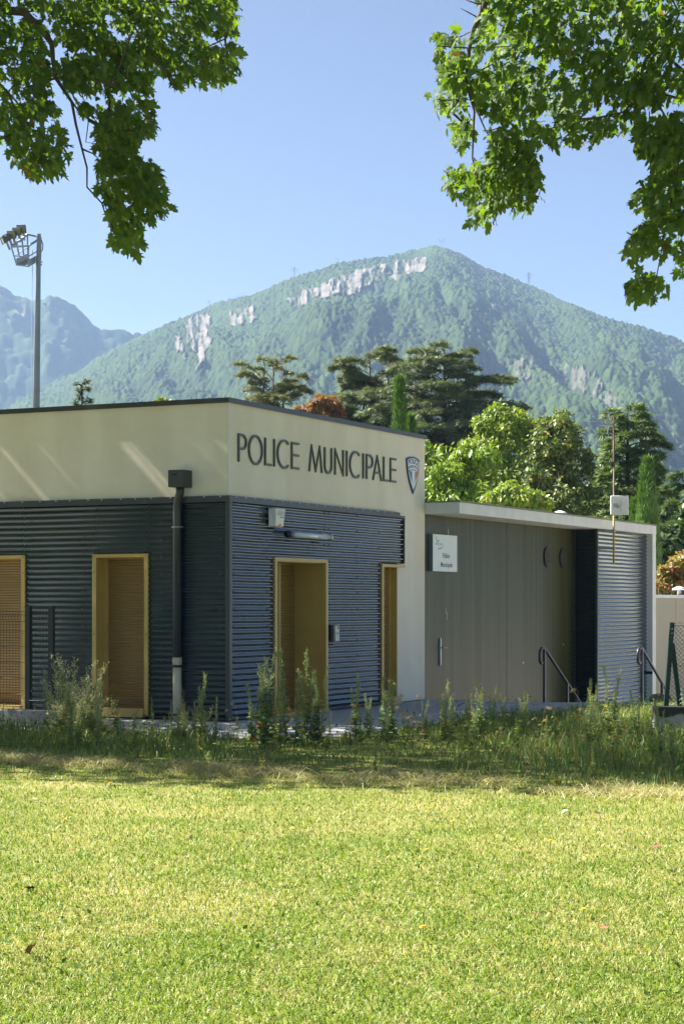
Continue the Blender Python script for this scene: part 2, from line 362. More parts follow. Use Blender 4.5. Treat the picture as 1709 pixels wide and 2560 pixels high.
PER = .0795; AMP = .0115
def sheet(side, a0, a1, z0, z1, off=.035, panel_seed=0):
    """corrugated sheet with horizontal waves; side 'r' lies on y = -off, side 'l' on x = -off"""
    r = random.Random(panel_seed); nz = max(2, int(round((z1 - z0) / PER * 10))); na = max(2, int((a1 - a0) / .35) + 1)
    zs = np.linspace(z0, z1, nz + 1); As = np.linspace(a0, a1, na + 1); dz = [(r.random() - .5) * .004 for _ in As]; do = [(r.random() - .5) * .003 for _ in As]
    vs = []
    for i, a in enumerate(As):
        for z in zs:
            d = -(off + AMP * math.sin(2 * math.pi * z / PER) + do[i])
            vs.append((a, d, z + (dz[i] if z0 < z < z1 else 0)) if side == 'r' else (d, a, z + (dz[i] if z0 < z < z1 else 0)))
    n = nz + 1; fs = []
    for i in range(na):
        for j in range(nz):
            q = (i * n + j, (i + 1) * n + j, (i + 1) * n + j + 1, i * n + j + 1); fs.append(q if side == 'r' else q[::-1])
    m = MB(); m.add(vs, fs); return m
panels = [('r', .008, 1.235, .055, 2.255), ('r', 2.91, 4.795, .055, 2.255), ('r', .008, 2.838, 2.257, 3.02), ('r', 2.844, 5.64, 2.259, 3.02),
          ('l', .008, 1.232, .055, 3.02), ('l', 1.236, 2.088, 2.30, 3.02), ('l', 2.092, 3.322, 2.30, 3.02), ('l', 2.158, 3.292, .055, 2.297), ('l', 3.326, 6.0, 2.30, 3.02), ('l', 6.004, 12, .055, 3.02), ('l', 4.215, 6.0, .055, 2.297)]
for i, p in enumerate(panels): sheet(*p, panel_seed=i).build('cladding_panel', CLAD, bld, smooth=True)
# trims round the cladding
tr = MB(); tr.box(-.062, 5.47, -.062, -.001, 2.985, ZT).box(5.47, 5.675, -.058, -.001, 2.98, 3.02).box(-.062, -.001, -.001, D_, 2.985, ZT)
tr.build('top_flashing', TRIM, bld)
tr = MB(); tr.box(-.064, .005, -.064, -.02, .02, 2.984).box(-.064, -.02, -.02, .005, .02, 2.984).build('corner_trim', TRIM, bld)
tr = MB(); tr.box(5.642, 5.665, -.058, -.001, 2.25, 2.979).build('end_trim', TRIM, bld)
for q in ((.006, 1.23, -.06, .02), (2.91, 4.795, -.06, .02), (-.06, .02, .022, 1.232), (-.06, .02, 2.16, 3.29), (-.06, .02, 4.215, D_)): MB().box(*q, .025, .054).build('drip_edge', TRIM, bld)
s1 = MB(); s2 = MB()
for i in range(22): s1.disc((.12 + .265 * i, -.062, ZT - .012), (0, -1, 0), .011, .006, 6) if .12 + .265 * i < 5.42 else None
for i in range(30): s1.disc((-.062, .1 + .27 * i + random.uniform(-.05, .05), ZT - .012), (-1, 0, 0), .011, .006, 6)
s1.build('flashing_screws', SCREW, bld)['kind'] = 'stuff'
zs = [z for z in np.arange(.1, 3.0, PER * 3)]
for x in (.06, 1.0, 2.77, 2.93, 3.9, 4.70, 5.56):
    for z in zs:
        if (x < 1.2 or z > 2.3 or 2.9 < x < 4.75): s2.disc((x + .02, -.046, z), (0, -1, 0), .013, .006, 6)
for y in (.06, 1.0, 2.3, 3.2):
    for z in zs: s2.disc((-.046, y + .03, z), (-1, 0, 0), .013, .006, 6)
s2.build('cladding_screws', SCREWD, bld)['kind'] = 'stuff'

# openings ----------------------------------------------------------------
def slats(a0, a1, z0, z1, d, side, per=.038):
    m = MB(); n = int((z1 - z0) / per)
    for i in range(n):
        z = z0 + per * i
        prof = [(0, z), (-.004, z + per * .12), (-.010, z + per * .5), (-.004, z + per * .86), (0, z + per * .93)]
        vs = [((a, d + q, zz) if side == 'r' else (d + q, a, zz)) for a in (a0, a1) for q, zz in prof]
        fs = [(j, j + 1, 5 + j + 1, 5 + j) for j in range(4)]
        m.add(vs, fs)
    return m
def opening(side, a0, a1, z0, z1, dep, name, sill=True, right_flange=True, proud=.058):
    """framed opening with lined reveals and a closed roller shutter; parts of the building"""
    fr = MB(); fw = .065
    def bx(m, p0, p1, q0, q1, c0, c1): m.box(p0, p1, q0, q1, c0, c1) if side == 'r' else m.box(q0, q1, p0, p1, c0, c1)
    bx(fr, a0, a0 + fw, -proud, -.004, z0, z1); 
    if right_flange: bx(fr, a1 - fw, a1, -proud, -.004, z0, z1)
    bx(fr, a0 + fw, a1 - (fw if right_flange else -.2), -proud, -.004, z1 - fw * .75, z1)
    if sill: bx(fr, a0 + fw, a1 - (fw if right_flange else 0), -proud - .03, .0, z0 - .03, z0 + .09)
    f = fr.build(name, GOLD, bld)
    rv = MB()
    i0, i1 = a0 + .03, a1 - (.03 if right_flange else .006)
    bx(rv, i0 - .02, i0, -.004, dep + .03, z0, z1 - .03); bx(rv, i1, i1 + .02, -.004, dep + .03, z0, z1 - .03)
    bx(rv, i0, i1, -.004, dep + .03, z1 - .05, z1 - .031); bx(rv, i0, i1, .001, dep + .03, z0 - .02, z0 + .07)
    bx(rv, i0 - .02, i1 + .02, dep + .02, dep + .06, z0, z1 - .03)
    rv.build('reveal', GOLD, f)
    gd = MB(); bx(gd, i0, i0 + .055, dep - .035, dep + .01, z0 + .07, z1 - .05); bx(gd, i1 - .055, i1, dep - .035, dep + .01, z0 + .07, z1 - .05)
    gd.build('shutter_rail', GOLD, f)
    slats(i0 + .055, i1 - .055, z0 + .075, z1 - .052, dep, side).build('shutter', SLAT, f)
    sc_ = MB()
    for z in (z0 + .3, (z0 + z1) / 2, z1 - .25, z1 - .03):
        for a in (a0 + .03, a1 - .03):
            sc_.disc((a, -proud, z) if side == 'r' else (-proud, a, z), (0, -1, 0) if side == 'r' else (-1, 0, 0), .009, .004, 6)
    if right_flange: sc_.build('frame_screws', SCREWD, f)['kind'] = 'stuff'
    return f
opening('l', 1.235, 2.152, .06, 2.297, .24, 'window_frame')
opening('l', 3.297, 4.212, .06, 2.297, .12, 'window_frame')
opening('r', 4.80, 5.48, .03, 2.235, .14, 'window_frame', right_flange=False)
# entrance door: deep lined recess
dr = MB(); dr.box(1.237, 1.310, -.06, -.004, .0, 2.262).box(2.835, 2.905, -.06, -.004, .0, 2.262).box(1.310, 2.835, -.06, -.004, 2.21, 2.262)
door = dr.build('door_frame', GOLD, bld)
DD = .48
rv = MB(); rv.box(2.850, 2.870, -.004, DD + .05, 0, 2.24).box(1.265, 1.285, -.004, DD + .05, 0, 2.24).box(1.285, 2.850, -.004, DD + .05, 2.20, 2.22).box(1.220, 2.910, -.08, DD + .05, -.02, .045)
rv.box(1.285, 2.850, DD + .02, DD + .05, .0, 2.2)
rv.build('reveal', GOLD, door)
db = MB(); db.box(2.220, 2.295, DD - .07, DD + .01, .045, 2.2).box(2.040, 2.110, DD - .03, DD + .01, .045, 2.2).box(2.110, 2.220, DD - .015, DD + .01, 1.75, 2.2).build('door_post', GOLD, door)
slats(2.295, 2.845, .05, 2.19, DD, 'r').build('shutter', SLAT, door)
MB().box(1.286, 1.312, .06, .10, .98, 1.11).build('latch_plate', WHITE, door)
MB().box(1.286, 1.298, .07, .09, .62, .88).build('latch_guard', STEELG, door)
# downpipe with rain hopper
dp = MB(); dp.box(-.26, -.004, .56, .79, 3.19, 3.425); hop = dp.build('rain_hopper', TRIM, bld, bevel=.006)
MB().box(-.2615, -.2595, .65, .72, 3.35, 3.372).build('overflow_slot', BLACK, hop)
pp_ = [(-.13, .675, 3.2), (-.13, .675, 3.12), (-.12, .705, 3.05), (-.105, .735, 2.96), (-.10, .74, 2.85), (-.10, .74, .87)]
pipe = MB().tube(pp_, .058, 14).build('downpipe', TRIM, bld, smooth=True)
MB().tube([(-.10, .74, .868), (-.10, .74, .76)], .066, 14).tube([(-.10, .74, .76), (-.10, .74, -.02)], .060, 14).build('pipe_sleeve', PVC, pipe, smooth=True)
MB().tube([(-.10, .74, .765), (-.10, .74, .735)], .068, 14).box(-.11, -.06, .645, .675, .735, .765).build('pipe_clamp', BLACK, pipe)
MB().tube([(-.10, .74, .10), (-.10, .74, .07)], .066, 14).build('pipe_clamp', BLACK, pipe)
MB().tube([(-.10, .74, 2.66), (-.10, .74, 2.645)], .066, 14).box(-.105, -.095, .65, .83, 2.645, 2.662).build('pipe_clamp', STEELG, pipe)
# raised letters -------------------------------------------------------------
def ribbon(pts, wd, closed=False):
    n = len(pts); L_ = []; Rr = []
    P = [Vector(p) for p in pts]
    for i in range(n):
        a = P[(i - 1) % n] if (closed or i > 0) else None; b = P[(i + 1) % n] if (closed or i < n - 1) else None
        d1 = (P[i] - a).normalized() if a is not None else None; d2 = (b - P[i]).normalized() if b is not None else None
        if d1 is None: d1 = d2
        if d2 is None: d2 = d1
        n1 = Vector((-d1.y, d1.x)); n2 = Vector((-d2.y, d2.x)); m = (n1 + n2)
        m = m.normalized() if m.length > 1e-6 else n1; s = wd / 2 / max(.62, m.dot(n1))
        L_.append(P[i] + m * s); Rr.append(P[i] - m * s)
    return L_, Rr
def arc(cx, cy, rx, ry, a0, a1, n=18): return [(cx + rx * math.cos(R(a0 + (a1 - a0) * i / n)), cy + ry * math.sin(R(a0 + (a1 - a0) * i / n))) for i in range(n + 1)]
def strokes(ch, x0, x1, b, t, s):
    l, r, bo, to = x0 + s / 2, x1 - s / 2, b + s / 2, t - s / 2; mx = (x0 + x1) / 2; h = t - b
    if ch == 'I': return [([(mx, b), (mx, t)], 0)]
    if ch == 'L': return [([(l, t), (l, bo), (x1, bo)], 0)]
    if ch == 'E': return [([(x1, to), (l, to), (l, bo), (x1, bo)], 0), ([(l + s / 2, b + h * .52), (x1 - .004, b + h * .52)], 0)]
    if ch == 'O': return [(arc(mx, (b + t) / 2, (x1 - x0 - s) / 2, h / 2, 0, 345, 30), 1)]
    if ch == 'C': return [(arc(mx + .03, (b + t) / 2, (x1 - x0 - s) / 2 + .03, h / 2, 52, 308, 26), 0)]
    if ch == 'P':
        ry = h * .245; return [([(l, b), (l, to), (x0 + (x1 - x0) * .45, to)] + arc(x0 + (x1 - x0) * .45, to - ry, (x1 - x0) * .55 - s / 2, ry, 80, -90, 14) + [(l + s / 2, to - 2 * ry)], 0)]
    if ch == 'U': return [([(l, t), (l, b + h * .3)] + arc(mx, b + h * .3, (x1 - x0 - s) / 2, h * .3 - s * .4, 180, 360, 16)[1:] + [(r, t)], 0)]
    if ch == 'N': return [([(l, b), (l, t - .01), (r, b + .01), (r, t)], 0)]
    if ch == 'M': return [([(l, b), (x0 + (x1 - x0) * .2, t - .01), (mx, b + .02), (x0 + (x1 - x0) * .8, t - .01), (r, b)], 0)]
    if ch == 'A': return [([(l, b), (mx, t - .015), (r, b)], 0), ([(x0 + (x1 - x0) * .24, b + h * .3), (x0 + (x1 - x0) * .76, b + h * .3)], 0)]
SPANS = [('P', .259, .503), ('O', .55, .958), ('L', 1.019, 1.222), ('I', 1.271, 1.329), ('C', 1.387, 1.755), ('E', 1.819, 2.054), ('M', 2.369, 2.806), ('U', 2.87, 3.126), ('N', 3.214, 3.519), ('I', 3.6, 3.657), ('C', 3.724, 4.097), ('I', 4.18, 4.235), ('P', 4.314, 4.559), ('A', 4.544, 4.884), ('L', 4.941, 5.143), ('E', 5.195, 5.421)]
for ch, x0, x1 in SPANS:
    m = MB()
    for pts, closed in strokes(ch, x0, x1, 3.545, 3.935, .032):
        L_, Rr = ribbon(pts, .032, bool(closed)); n = len(L_); last = n if closed else n - 1
        vs = [(p.x, y, p.y) for y in (-.024, -.004) for p in L_ + Rr]
        fs = []
        for i in range(last):
            j = (i + 1) % n
            fs += [(i, n + i, n + j, j), (2 * n + i, 2 * n + j, 3 * n + j, 3 * n + i), (i, j, 2 * n + j, 2 * n + i), (n + i, 3 * n + i, 3 * n + j, n + j)]
        if not closed: fs += [(0, 2 * n, 3 * n, n), (n - 1, 2 * n - 1, 4 * n - 1, 3 * n - 1)]
        m.add(vs, fs)
    m.build('letter', LETTER, bld)

# things fixed on the walls ------------------------------------------------
def text_mesh(body, size, ext=.0006, bold=0.0):
    cu = bpy.data.curves.new('text', 'FONT'); cu.body = body; cu.size = size; cu.extrude = ext; cu.offset = bold; cu.resolution_u = 3
    cu.align_x = 'CENTER'
    ob = bpy.data.objects.new('text', cu); COL.objects.link(ob)
    dg = bpy.context.evaluated_depsgraph_get(); me = bpy.data.meshes.new_from_object(ob.evaluated_get(dg))
    bpy.data.objects.remove(ob); return me
def put_text(name, body, x, y, z, width, height, mat, parent, bold=0.0, warp=None):
    """text lying on a wall that faces -y, fitted to width x height"""
    me = text_mesh(body, 1.0, .002, bold); me.name = name
    v = np.empty(len(me.vertices) * 3, np.float32); me.vertices.foreach_get('co', v); v = v.reshape(-1, 3)
    x0, x1, y0, y1 = v[:, 0].min(), v[:, 0].max(), v[:, 1].min(), v[:, 1].max()
    u = (v[:, 0] - (x0 + x1) / 2) / (x1 - x0) * width; h = (v[:, 1] - y0) / (y1 - y0) * height
    if warp is not None: h = h + warp(u)
    out = np.stack([x + u, np.full_like(u, y) - v[:, 2] * .5, z + h], -1)
    me.vertices.foreach_set('co', out.astype(np.float32).ravel()); me.update()
    me.materials.clear(); me.materials.append(mat)
    ob = bpy.data.objects.new(name, me); COL.objects.link(ob); ob.parent = parent; return ob
NAVY = M('navy', (.02, .03, .11), .4); EBLUE = M('flag_blue', (.005, .13, .62), .4); ERED = M('flag_red', (.72, .08, .03), .4); EWHITE = M('sign_white', (.74, .77, .77), .35, var=.04, vscale=5)
ELEAF = M('emblem_leaf', (.16, .2, .15), .5); SGREEN = M('logo_green', (.16, .42, .08), .4); SBLUE = M('logo_blue', (.03, .25, .42), .4); SGREY = M('logo_grey', (.36, .40, .38), .4); SDARK = M('sign_ink', (.03, .04, .04), .5)
def shield(sx, top, bot, k, n=10):
    """outline in (x, z) about x=0; k shrinks"""
    w2 = sx / 2 - k; t = top - k; sh = t - .045; b = bot + k * 2.6; o_ = []
    o_ += [(w2 * (1 - 2 * i / n), sh + .045 * (1 - (1 - 2 * i / n) ** 2)) for i in range(n + 1)]
    for i in range(1, n + 1):
        s = i / n; o_.append((-w2 * (1 - s ** 2.1) * (1 - .05 * s), sh + (b - sh) * s))
    for i in range(n - 1, 0, -1):
        s = i / n; o_.append((w2 * (1 - s ** 2.1) * (1 - .05 * s), sh + (b - sh) * s))
    return o_
ea = (6.078, 0, 3.40); emb = bempty('shield_emblem', ea)
tag(emb, 'tricolour shield emblem reading POLICE MUNICIPALE beside the raised letters', 'emblem')
def eb(poly, y0, y1, name, m): 
    g_ = MB(); g_.prism(poly, lambda a, b, d: (a, d, b), y0, y1); return g_.build(name, m, emb)
eb(shield(.51, .61, .0, 0), -.022, -.002, 'rim', NAVY)
eb(shield(.51, .61, .0, .026), -.0245, -.0225, 'field', EWHITE)
inner = shield(.51, .61, .0, .055)
def clip_x(poly, a, b, ztop):
    """vertical stripe of the shield between x=a and x=b under the arc ztop(x)"""
    n = 12; xs = [a + (b - a) * i / n for i in range(n + 1)]
    def low(x):
        w2 = .51 / 2 - .055; u = min(1, abs(x) / w2); s = (1 - u) ** (1 / 2.1); t0 = .61 - .055 - .045; b0 = .055 * 2.6
        return t0 + (b0 - t0) * s
    top = [(x, max(ztop(x), low(x))) for x in xs]; bot = [(x, low(x)) for x in xs]
    return top + bot[::-1]
zt = lambda x: .375 - .9 * x * x
eb(clip_x(inner, -.195, -.062, zt), -.0275, -.0255, 'blue_stripe', EBLUE); eb(clip_x(inner, .062, .195, zt), -.0275, -.0255, 'red_stripe', ERED)
def band(a, b, k1, k2, name, m, s_):
    pts = []
    w2 = .51 / 2
    q = [(s_ * ((w2 - k1) * (1 - t ** 2.1)), .50 + (.16 - .50) * t) for t in np.linspace(.34, .99, 12)]
    q2 = [(s_ * ((w2 - k2) * (1 - t ** 2.1)), .50 + (.16 - .50) * t) for t in np.linspace(.34, .99, 12)]
    eb(q + q2[::-1], -.0290, -.0280, name, m)
band(0, 0, .075, .045, 'laurel', ELEAF, 1); band(0, 0, .075, .045, 'laurel', ELEAF, -1)
arcp = [(x, .40 - .9 * x * x) for x in np.linspace(-.205, .205, 14)]; eb(arcp + [(x, z - .012) for x, z in arcp[::-1]], -.0275, -.0255, 'arc_line', NAVY)
put_text('lettering', 'POLICE', 0, -.0255, .495, .40, .085, NAVY, emb, .02, lambda u: -.9 * u * u)
put_text('lettering', 'MUNICIPALE', 0, -.0255, .425, .40, .052, NAVY, emb, .0, lambda u: -.9 * u * u)

sa = (1.21, -.06, 2.69); siren = bempty('alarm_siren', sa)
tag(siren, 'white plastic alarm siren box high on the cladding above the tube light', 'siren')
g = MB(); g.add([(-.15, .012, 0), (.15, .012, 0), (.155, .012, .255), (-.155, .012, .255), (-.115, -.085, .0), (.115, -.085, 0), (.14, -.105, .25), (-.14, -.105, .25)],
                [(0, 1, 2, 3), (4, 7, 6, 5), (0, 4, 5, 1), (1, 5, 6, 2), (2, 6, 7, 3), (3, 7, 4, 0)])
g.build('housing', WHITE, siren, bevel=.008)
MB().box(-.13, .13, .014, .045, .03, .22).build('backing', BLACK, siren)
g = MB(); [g.box(-.09, .11, -.108, -.1035, .16 + .014 * i, .165 + .014 * i) for i in range(5)]; g.build('grille', SGREY, siren)
MB().box(.0, .10, -.104, -.096, .125, .137).build('marking', M('siren_red', (.35, .04, .03), .4), siren)
MB().box(-.02, .035, -.093, -.075, -.012, .035).build('flasher', M('siren_orange', (.6, .16, .02), .3), siren)

ta = (2.16, -.13, 2.55); tube = bempty('tube_light', ta)
tag(tube, 'clear cylindrical tube light fixed above the gold entrance', 'light')
g = MB().tube([(-.52, 0, .04), (.66, 0, .04)], .040, 16); g.build('diffuser', M('tube_glass', (.62, .66, .70), .18, coat=.5), tube, smooth=True)
g = MB().tube([(-.70, 0, .045), (-.56, 0, .045)], .05, 16); g.build('end_cap', M('cap_black', (.012, .013, .015), .3), tube, smooth=True)
g = MB().tube([(-.56, 0, .04), (-.50, 0, .04)], .047, 16); g.build('collar', STEELG, tube, smooth=True)
g = MB().tube([(.60, 0, .04), (.70, 0, .04)], .045, 16).tube([(.62, 0, .04), (.635, 0, .04)], .05, 16); g.build('collar', STEELG, tube, smooth=True)
for x in (-.35, .45): MB().box(x - .02, x + .02, .02, .10, .02, .06).build('bracket', BLACK, tube)

ia = (3.10, -.05, 1.03); ic = bempty('intercom', ia)
tag(ic, 'small grey door intercom panel to the right of the gold entrance', 'intercom')
MB().box(-.095, .095, -.055, .004, 0, .26).build('housing', M('intercom_grey', (.10, .11, .12), .4), ic, bevel=.008)
MB().box(-.06, .07, -.060, -.0555, .145, .24).build('screen', M('screen_pale', (.52, .52, .47), .25), ic)
MB().box(-.06, .07, -.060, -.0555, .02, .125).build('keypad', STEELG, ic)
MB().box(.02, .05, -.0625, -.0605, .19, .23).build('camera_eye', BLACK, ic)

# ================================================================== ANNEX
an = bempty('annex_building', (6.6, 0, -1.4)); AO = (6.6, 0, -1.4)
tag(an, 'low annex with weathered olive panels under a white overhanging flat roof', 'building')
def panel_material():
    m = bpy.data.materials.new('weathered_panel'); m.use_nodes = True; t = m.node_tree; L = t.links.new; p = t.nodes['Principled BSDF']
    tc = t.nodes.new('ShaderNodeTexCoord'); mp = t.nodes.new('ShaderNodeMapping'); mp.inputs['Scale'].default_value = (5.5, 5.5, .10); L(tc.outputs['Object'], mp.inputs[0])
    n1 = t.nodes.new('ShaderNodeTexNoise'); n1.inputs['Scale'].default_value = 1.6; n1.inputs['Detail'].default_value = 7; n1.inputs['Roughness'].default_value = .62; L(mp.outputs[0], n1.inputs[0])
    c1 = t.nodes.new('ShaderNodeValToRGB'); c1.color_ramp.elements[0].position = .28; c1.color_ramp.elements[1].position = .72
    c1.color_ramp.elements[0].color = (.036, .037, .013, 1); c1.color_ramp.elements[1].color = (.088, .085, .036, 1); L(n1.outputs[0], c1.inputs[0])
    n2 = t.nodes.new('ShaderNodeTexNoise'); n2.inputs['Scale'].default_value = 1.1; n2.inputs['Detail'].default_value = 5; L(tc.outputs['Object'], n2.inputs[0])
    c2 = t.nodes.new('ShaderNodeValToRGB'); c2.color_ramp.elements[0].position = .5; c2.color_ramp.elements[1].position = .68
    c2.color_ramp.elements[1].color = (.35, .35, .35, 1)
    mx = t.nodes.new('ShaderNodeMixRGB'); mx.inputs[2].default_value = (.085, .078, .052, 1)
    L(c2.outputs[0], mx.inputs[0]); L(c1.outputs[0], mx.inputs[1]); L(mx.outputs[0], p.inputs['Base Color'])
    p.inputs['Roughness'].default_value = .32; p.inputs['Specular IOR Level'].default_value = .16
    bp = t.nodes.new('ShaderNodeBump'); bp.inputs['Strength'].default_value = .15; bp.inputs['Distance'].default_value = .005; L(n1.outputs[0], bp.inputs['Height']); L(bp.outputs[0], p.inputs['Normal'])
    return m
PANELM = panel_material()
def ab(m, name, mat, par=None, **k): return m.build(name, mat, an if par is None else par, AO, **k)
p1 = ab(MB().box(6.605, 10.330, .02, .10, -1.3, 3.09), 'wall_panel', PANELM); ab(MB().box(10.350, 13.94, .02, .10, -1.3, 3.09), 'wall_panel', PANELM)
ab(MB().box(6.605, 17.45, .101, 6.0, -1.4, 3.088), 'core_wall', BLACK)
ab(MB().box(6.605, 17.47, -.02, .101, -1.4, -1.3), 'base', CONC)
rf = ab(MB().box(6.60, 17.475, -.62, 6.2, 3.092, 3.28), 'roof_slab', WPAINT, bevel=.008)
ab(MB().box(6.60, 17.49, -.635, 6.2, 3.281, 3.305), 'roof_membrane', M('membrane', (.20, .22, .16), .8, var=.2, vscale=5), rf)
ab(MB().box(17.225, 17.47, -.615, 6.0, -1.4, 3.091), 'end_wall', WPAINT, bevel=.006)
ab(MB().box(17.218, 17.224, -.617, -.40, .10, .16), 'wall_joint', BLACK)
b1 = sheet('r', 13.95, 17.22, -1.38, 3.085, .48, 50); ab(b1, 'cladding_panel', CLAD, smooth=True)
b2 = sheet('l', -.46, .015, -1.38, 3.085, -13.945, 51); ab(b2, 'cladding_panel', CLAD, smooth=True)
ab(MB().box(13.962, 17.22, -.455, .015, -1.38, 3.084), 'box_core', BLACK)
ab(MB().box(13.925, 13.985, -.505, -.455, -1.38, 3.085), 'corner_trim', TRIM); ab(MB().box(13.925, 13.96, -.03, .018, -1.38, 3.085), 'corner_trim', TRIM)
for x in (12.474, 13.337):
    v = MB().disc((x, .02, 2.505), (0, -1, 0), .20, .03, 28); vo = ab(v, 'air_vent', M('vent_rim', (.035, .033, .03), .5) if x < 13 else bpy.data.materials['vent_rim'])
    lv = MB()
    for i in range(9):
        z = -.15 + .0375 * i; hw = math.sqrt(max(.0, .165 ** 2 - z * z))
        lv.add([(x - hw, -.012, 2.505 + z), (x + hw, -.012, 2.505 + z), (x + hw, -.034, 2.505 + z - .022), (x - hw, -.034, 2.505 + z - .022)], [(0, 1, 2, 3)])
    ab(lv, 'louvre', M('vent_louvre', (.10, .095, .08), .6) if x < 13 else bpy.data.materials['vent_louvre'], vo)
dh = ab(MB().box(7.235, 7.275, -.004, .021, .56, 1.02), 'handle_plate', M('handle_steel', (.42, .45, .48), .4, metal=.5))
ab(MB().tube([(7.255, -.004, .86), (7.255, -.05, .86), (7.40, -.05, .862)], .011, 8), 'door_handle', bpy.data.materials['handle_steel'], dh)
for x, z, h in ((7.62, 2.88, .14), (7.50, 1.52, .09), (7.56, 1.46, .12)): ab(MB().box(x, x + .014, .0165, .0215, z - h, z), 'paint_drip', WPAINT)
for x, z in ((11.2, .5), (13.4, .8)): ab(MB().disc((x, .0215, z), (0, -1, 0), .022, .002, 8), 'scuff', WPAINT)

sa = (7.32, .0, 2.15); sg = bempty('wall_sign', sa)
tag(sg, 'square white sign reading Police Municipale on the olive annex wall', 'sign')
MB().box(-.52, .52, -.055, .018, 0, .62).build('board', EWHITE, sg, bevel=.004)
MB().box(-.524, -.5205, -.053, .018, .002, .618).build('side_strip', M('sign_side', (.12, .19, .24), .4), sg)
put_text('lettering', 'Police', .04, -.0555, .225, .29, .088, SDARK, sg, .012); put_text('lettering', 'Municipale', .06, -.0555, .05, .50, .108, SDARK, sg, .012)
put_text('lettering', 'Saint-Egrève', -.26, -.0555, .425, .32, .06, SGREY, sg)
g = MB(); q = [(-.43, .60), (-.375, .555), (-.335, .49), (-.32, .52), (-.24, .53), (-.30, .505), (-.335, .465), (-.36, .50)]
g.prism(q, lambda a, b, d: (a, d, b), -.0575, -.0555); g.build('logo_leaf', SGREEN, sg)
g = MB(); q = [(-.30, .385), (-.20, .392), (-.06, .425), (-.18, .378), (-.30, .368)]; g.prism(q, lambda a, b, d: (a, d, b), -.0575, -.0555); g.build('logo_wave', SBLUE, sg)

# antenna mast on the annex box
aa = (14.08, -.79, 2.40); mast = bempty('antenna_mast', aa); tag(mast, 'rusty antenna mast bracketed to the corrugated annex box', 'antenna')
RUST = M('rusty_steel', (.16, .085, .05), .7, metal=.3, var=.4, vscale=7, stretch=(1, 1, .5)); YEL = M('yellow_tape', (.42, .30, .05), .6, var=.35, vscale=9)
MB().tube([(0, 0, .95), (0, 0, 2.94)], .019, 10).build('pole', RUST, mast, smooth=True)
MB().tube([(0, 0, 0), (0, 0, .955)], .0205, 10).build('lower_pole', YEL, mast, smooth=True)
for z in (.30, .66): MB().bar((0, 0, z), (-.03, .33, z + .01), .03, .04).box(-.035, .035, -.03, .03, z - .025, z + .025).build('bracket', STEELG, mast)
def turned(o): o.rotation_euler = (0, 0, -TH); return o
pn = turned(MB().box(-.075, .285, -.10, -.045, .965, 1.35).build('panel_antenna', M('panel_white', (.74, .72, .68), .5, var=.08, vscale=9), mast, bevel=.02))
MB().box(.14, .24, -.125, -.1005, 1.03, 1.29).build('panel_rib', bpy.data.materials['panel_white'], pn); MB().box(-.03, .06, -.13, -.1005, 1.12, 1.19).disc((.07, -.10, 1.13), (0, -1, 0), .03, .04, 10).build('panel_clamp', STEELG, pn)
MB().box(-.07, -.015, -.03, .03, 1.92, 2.02).build('junction_box', BLACK, mast)
turned(MB().tube([(.03, 0, 2.82), (-.5, -.06, 2.83)], .010, 6).box(-.16, -.06, -.03, .03, 2.80, 2.85).build('boom', STEELG, mast))
turned(MB().tube([(-.11, .03, 3.03), (-.07, .0, 2.84), (-.13, .03, 2.58)], .012, 6).build('reflector_bracket', STEELG, mast))
for i_, z in enumerate((3.02, 2.94, 2.75, 2.68, 2.60)): turned(MB().tube([(-.29 + .01 * i_, .03, z), (.05 + .02 * i_, .02, z - .008)], .0055, 5).build('element', STEELG, mast))
MB().tube([(-.02, -.01, 2.0), (-.03, 0, 1.5), (-.028, 0, 1.3), (-.03, 0, .8)], .005, 5).build('cable', WHITE, mast)

def roof_vent(anchor, label, s=1.0):
    v = bempty('roof_vent', anchor); tag(v, label, 'roof vent', 'mushroom vents on the flat roofs')
    MB().tube([(0, 0, 0), (0, 0, .18 * s)], .05 * s, 12).build('stem', STEELG, v, smooth=True)
    MB().tube([(0, 0, .125 * s), (0, 0, .15 * s), (0, 0, .19 * s), (0, 0, .215 * s)], [.165 * s, .16 * s, .10 * s, .02], 18).build('cap', WHITE, v, smooth=True)
roof_vent((14.8, .6, 3.306), 'white mushroom vent on the annex roof near the antenna mast')
# low building beyond
lb = bempty('outbuilding', (19.0, 0, -1.4)); LO = (19.0, 0, -1.4); tag(lb, 'low beige panelled outbuilding beyond the white annex end wall', 'building')
BEIGE = M('beige_panel', (.36, .32, .24), .7, var=.12, vscale=3, stretch=(4, 4, .15))
for a, b in ((19.0, 21.02), (21.04, 23.2), (23.22, 26)): MB().box(a, b, 0, .08, -1.4, 1.73).build('wall_panel', BEIGE, lb, LO)
MB().box(19, 26, .081, 5, -1.4, 1.72).build('core_wall', BLACK, lb, LO)
MB().box(18.98, 26.02, -.06, 5.05, 1.735, 1.81).build('coping', WPAINT, lb, LO)
roof_vent((22.3, .3, 1.81), 'white mushroom vent on the low outbuilding roof', 1.0)

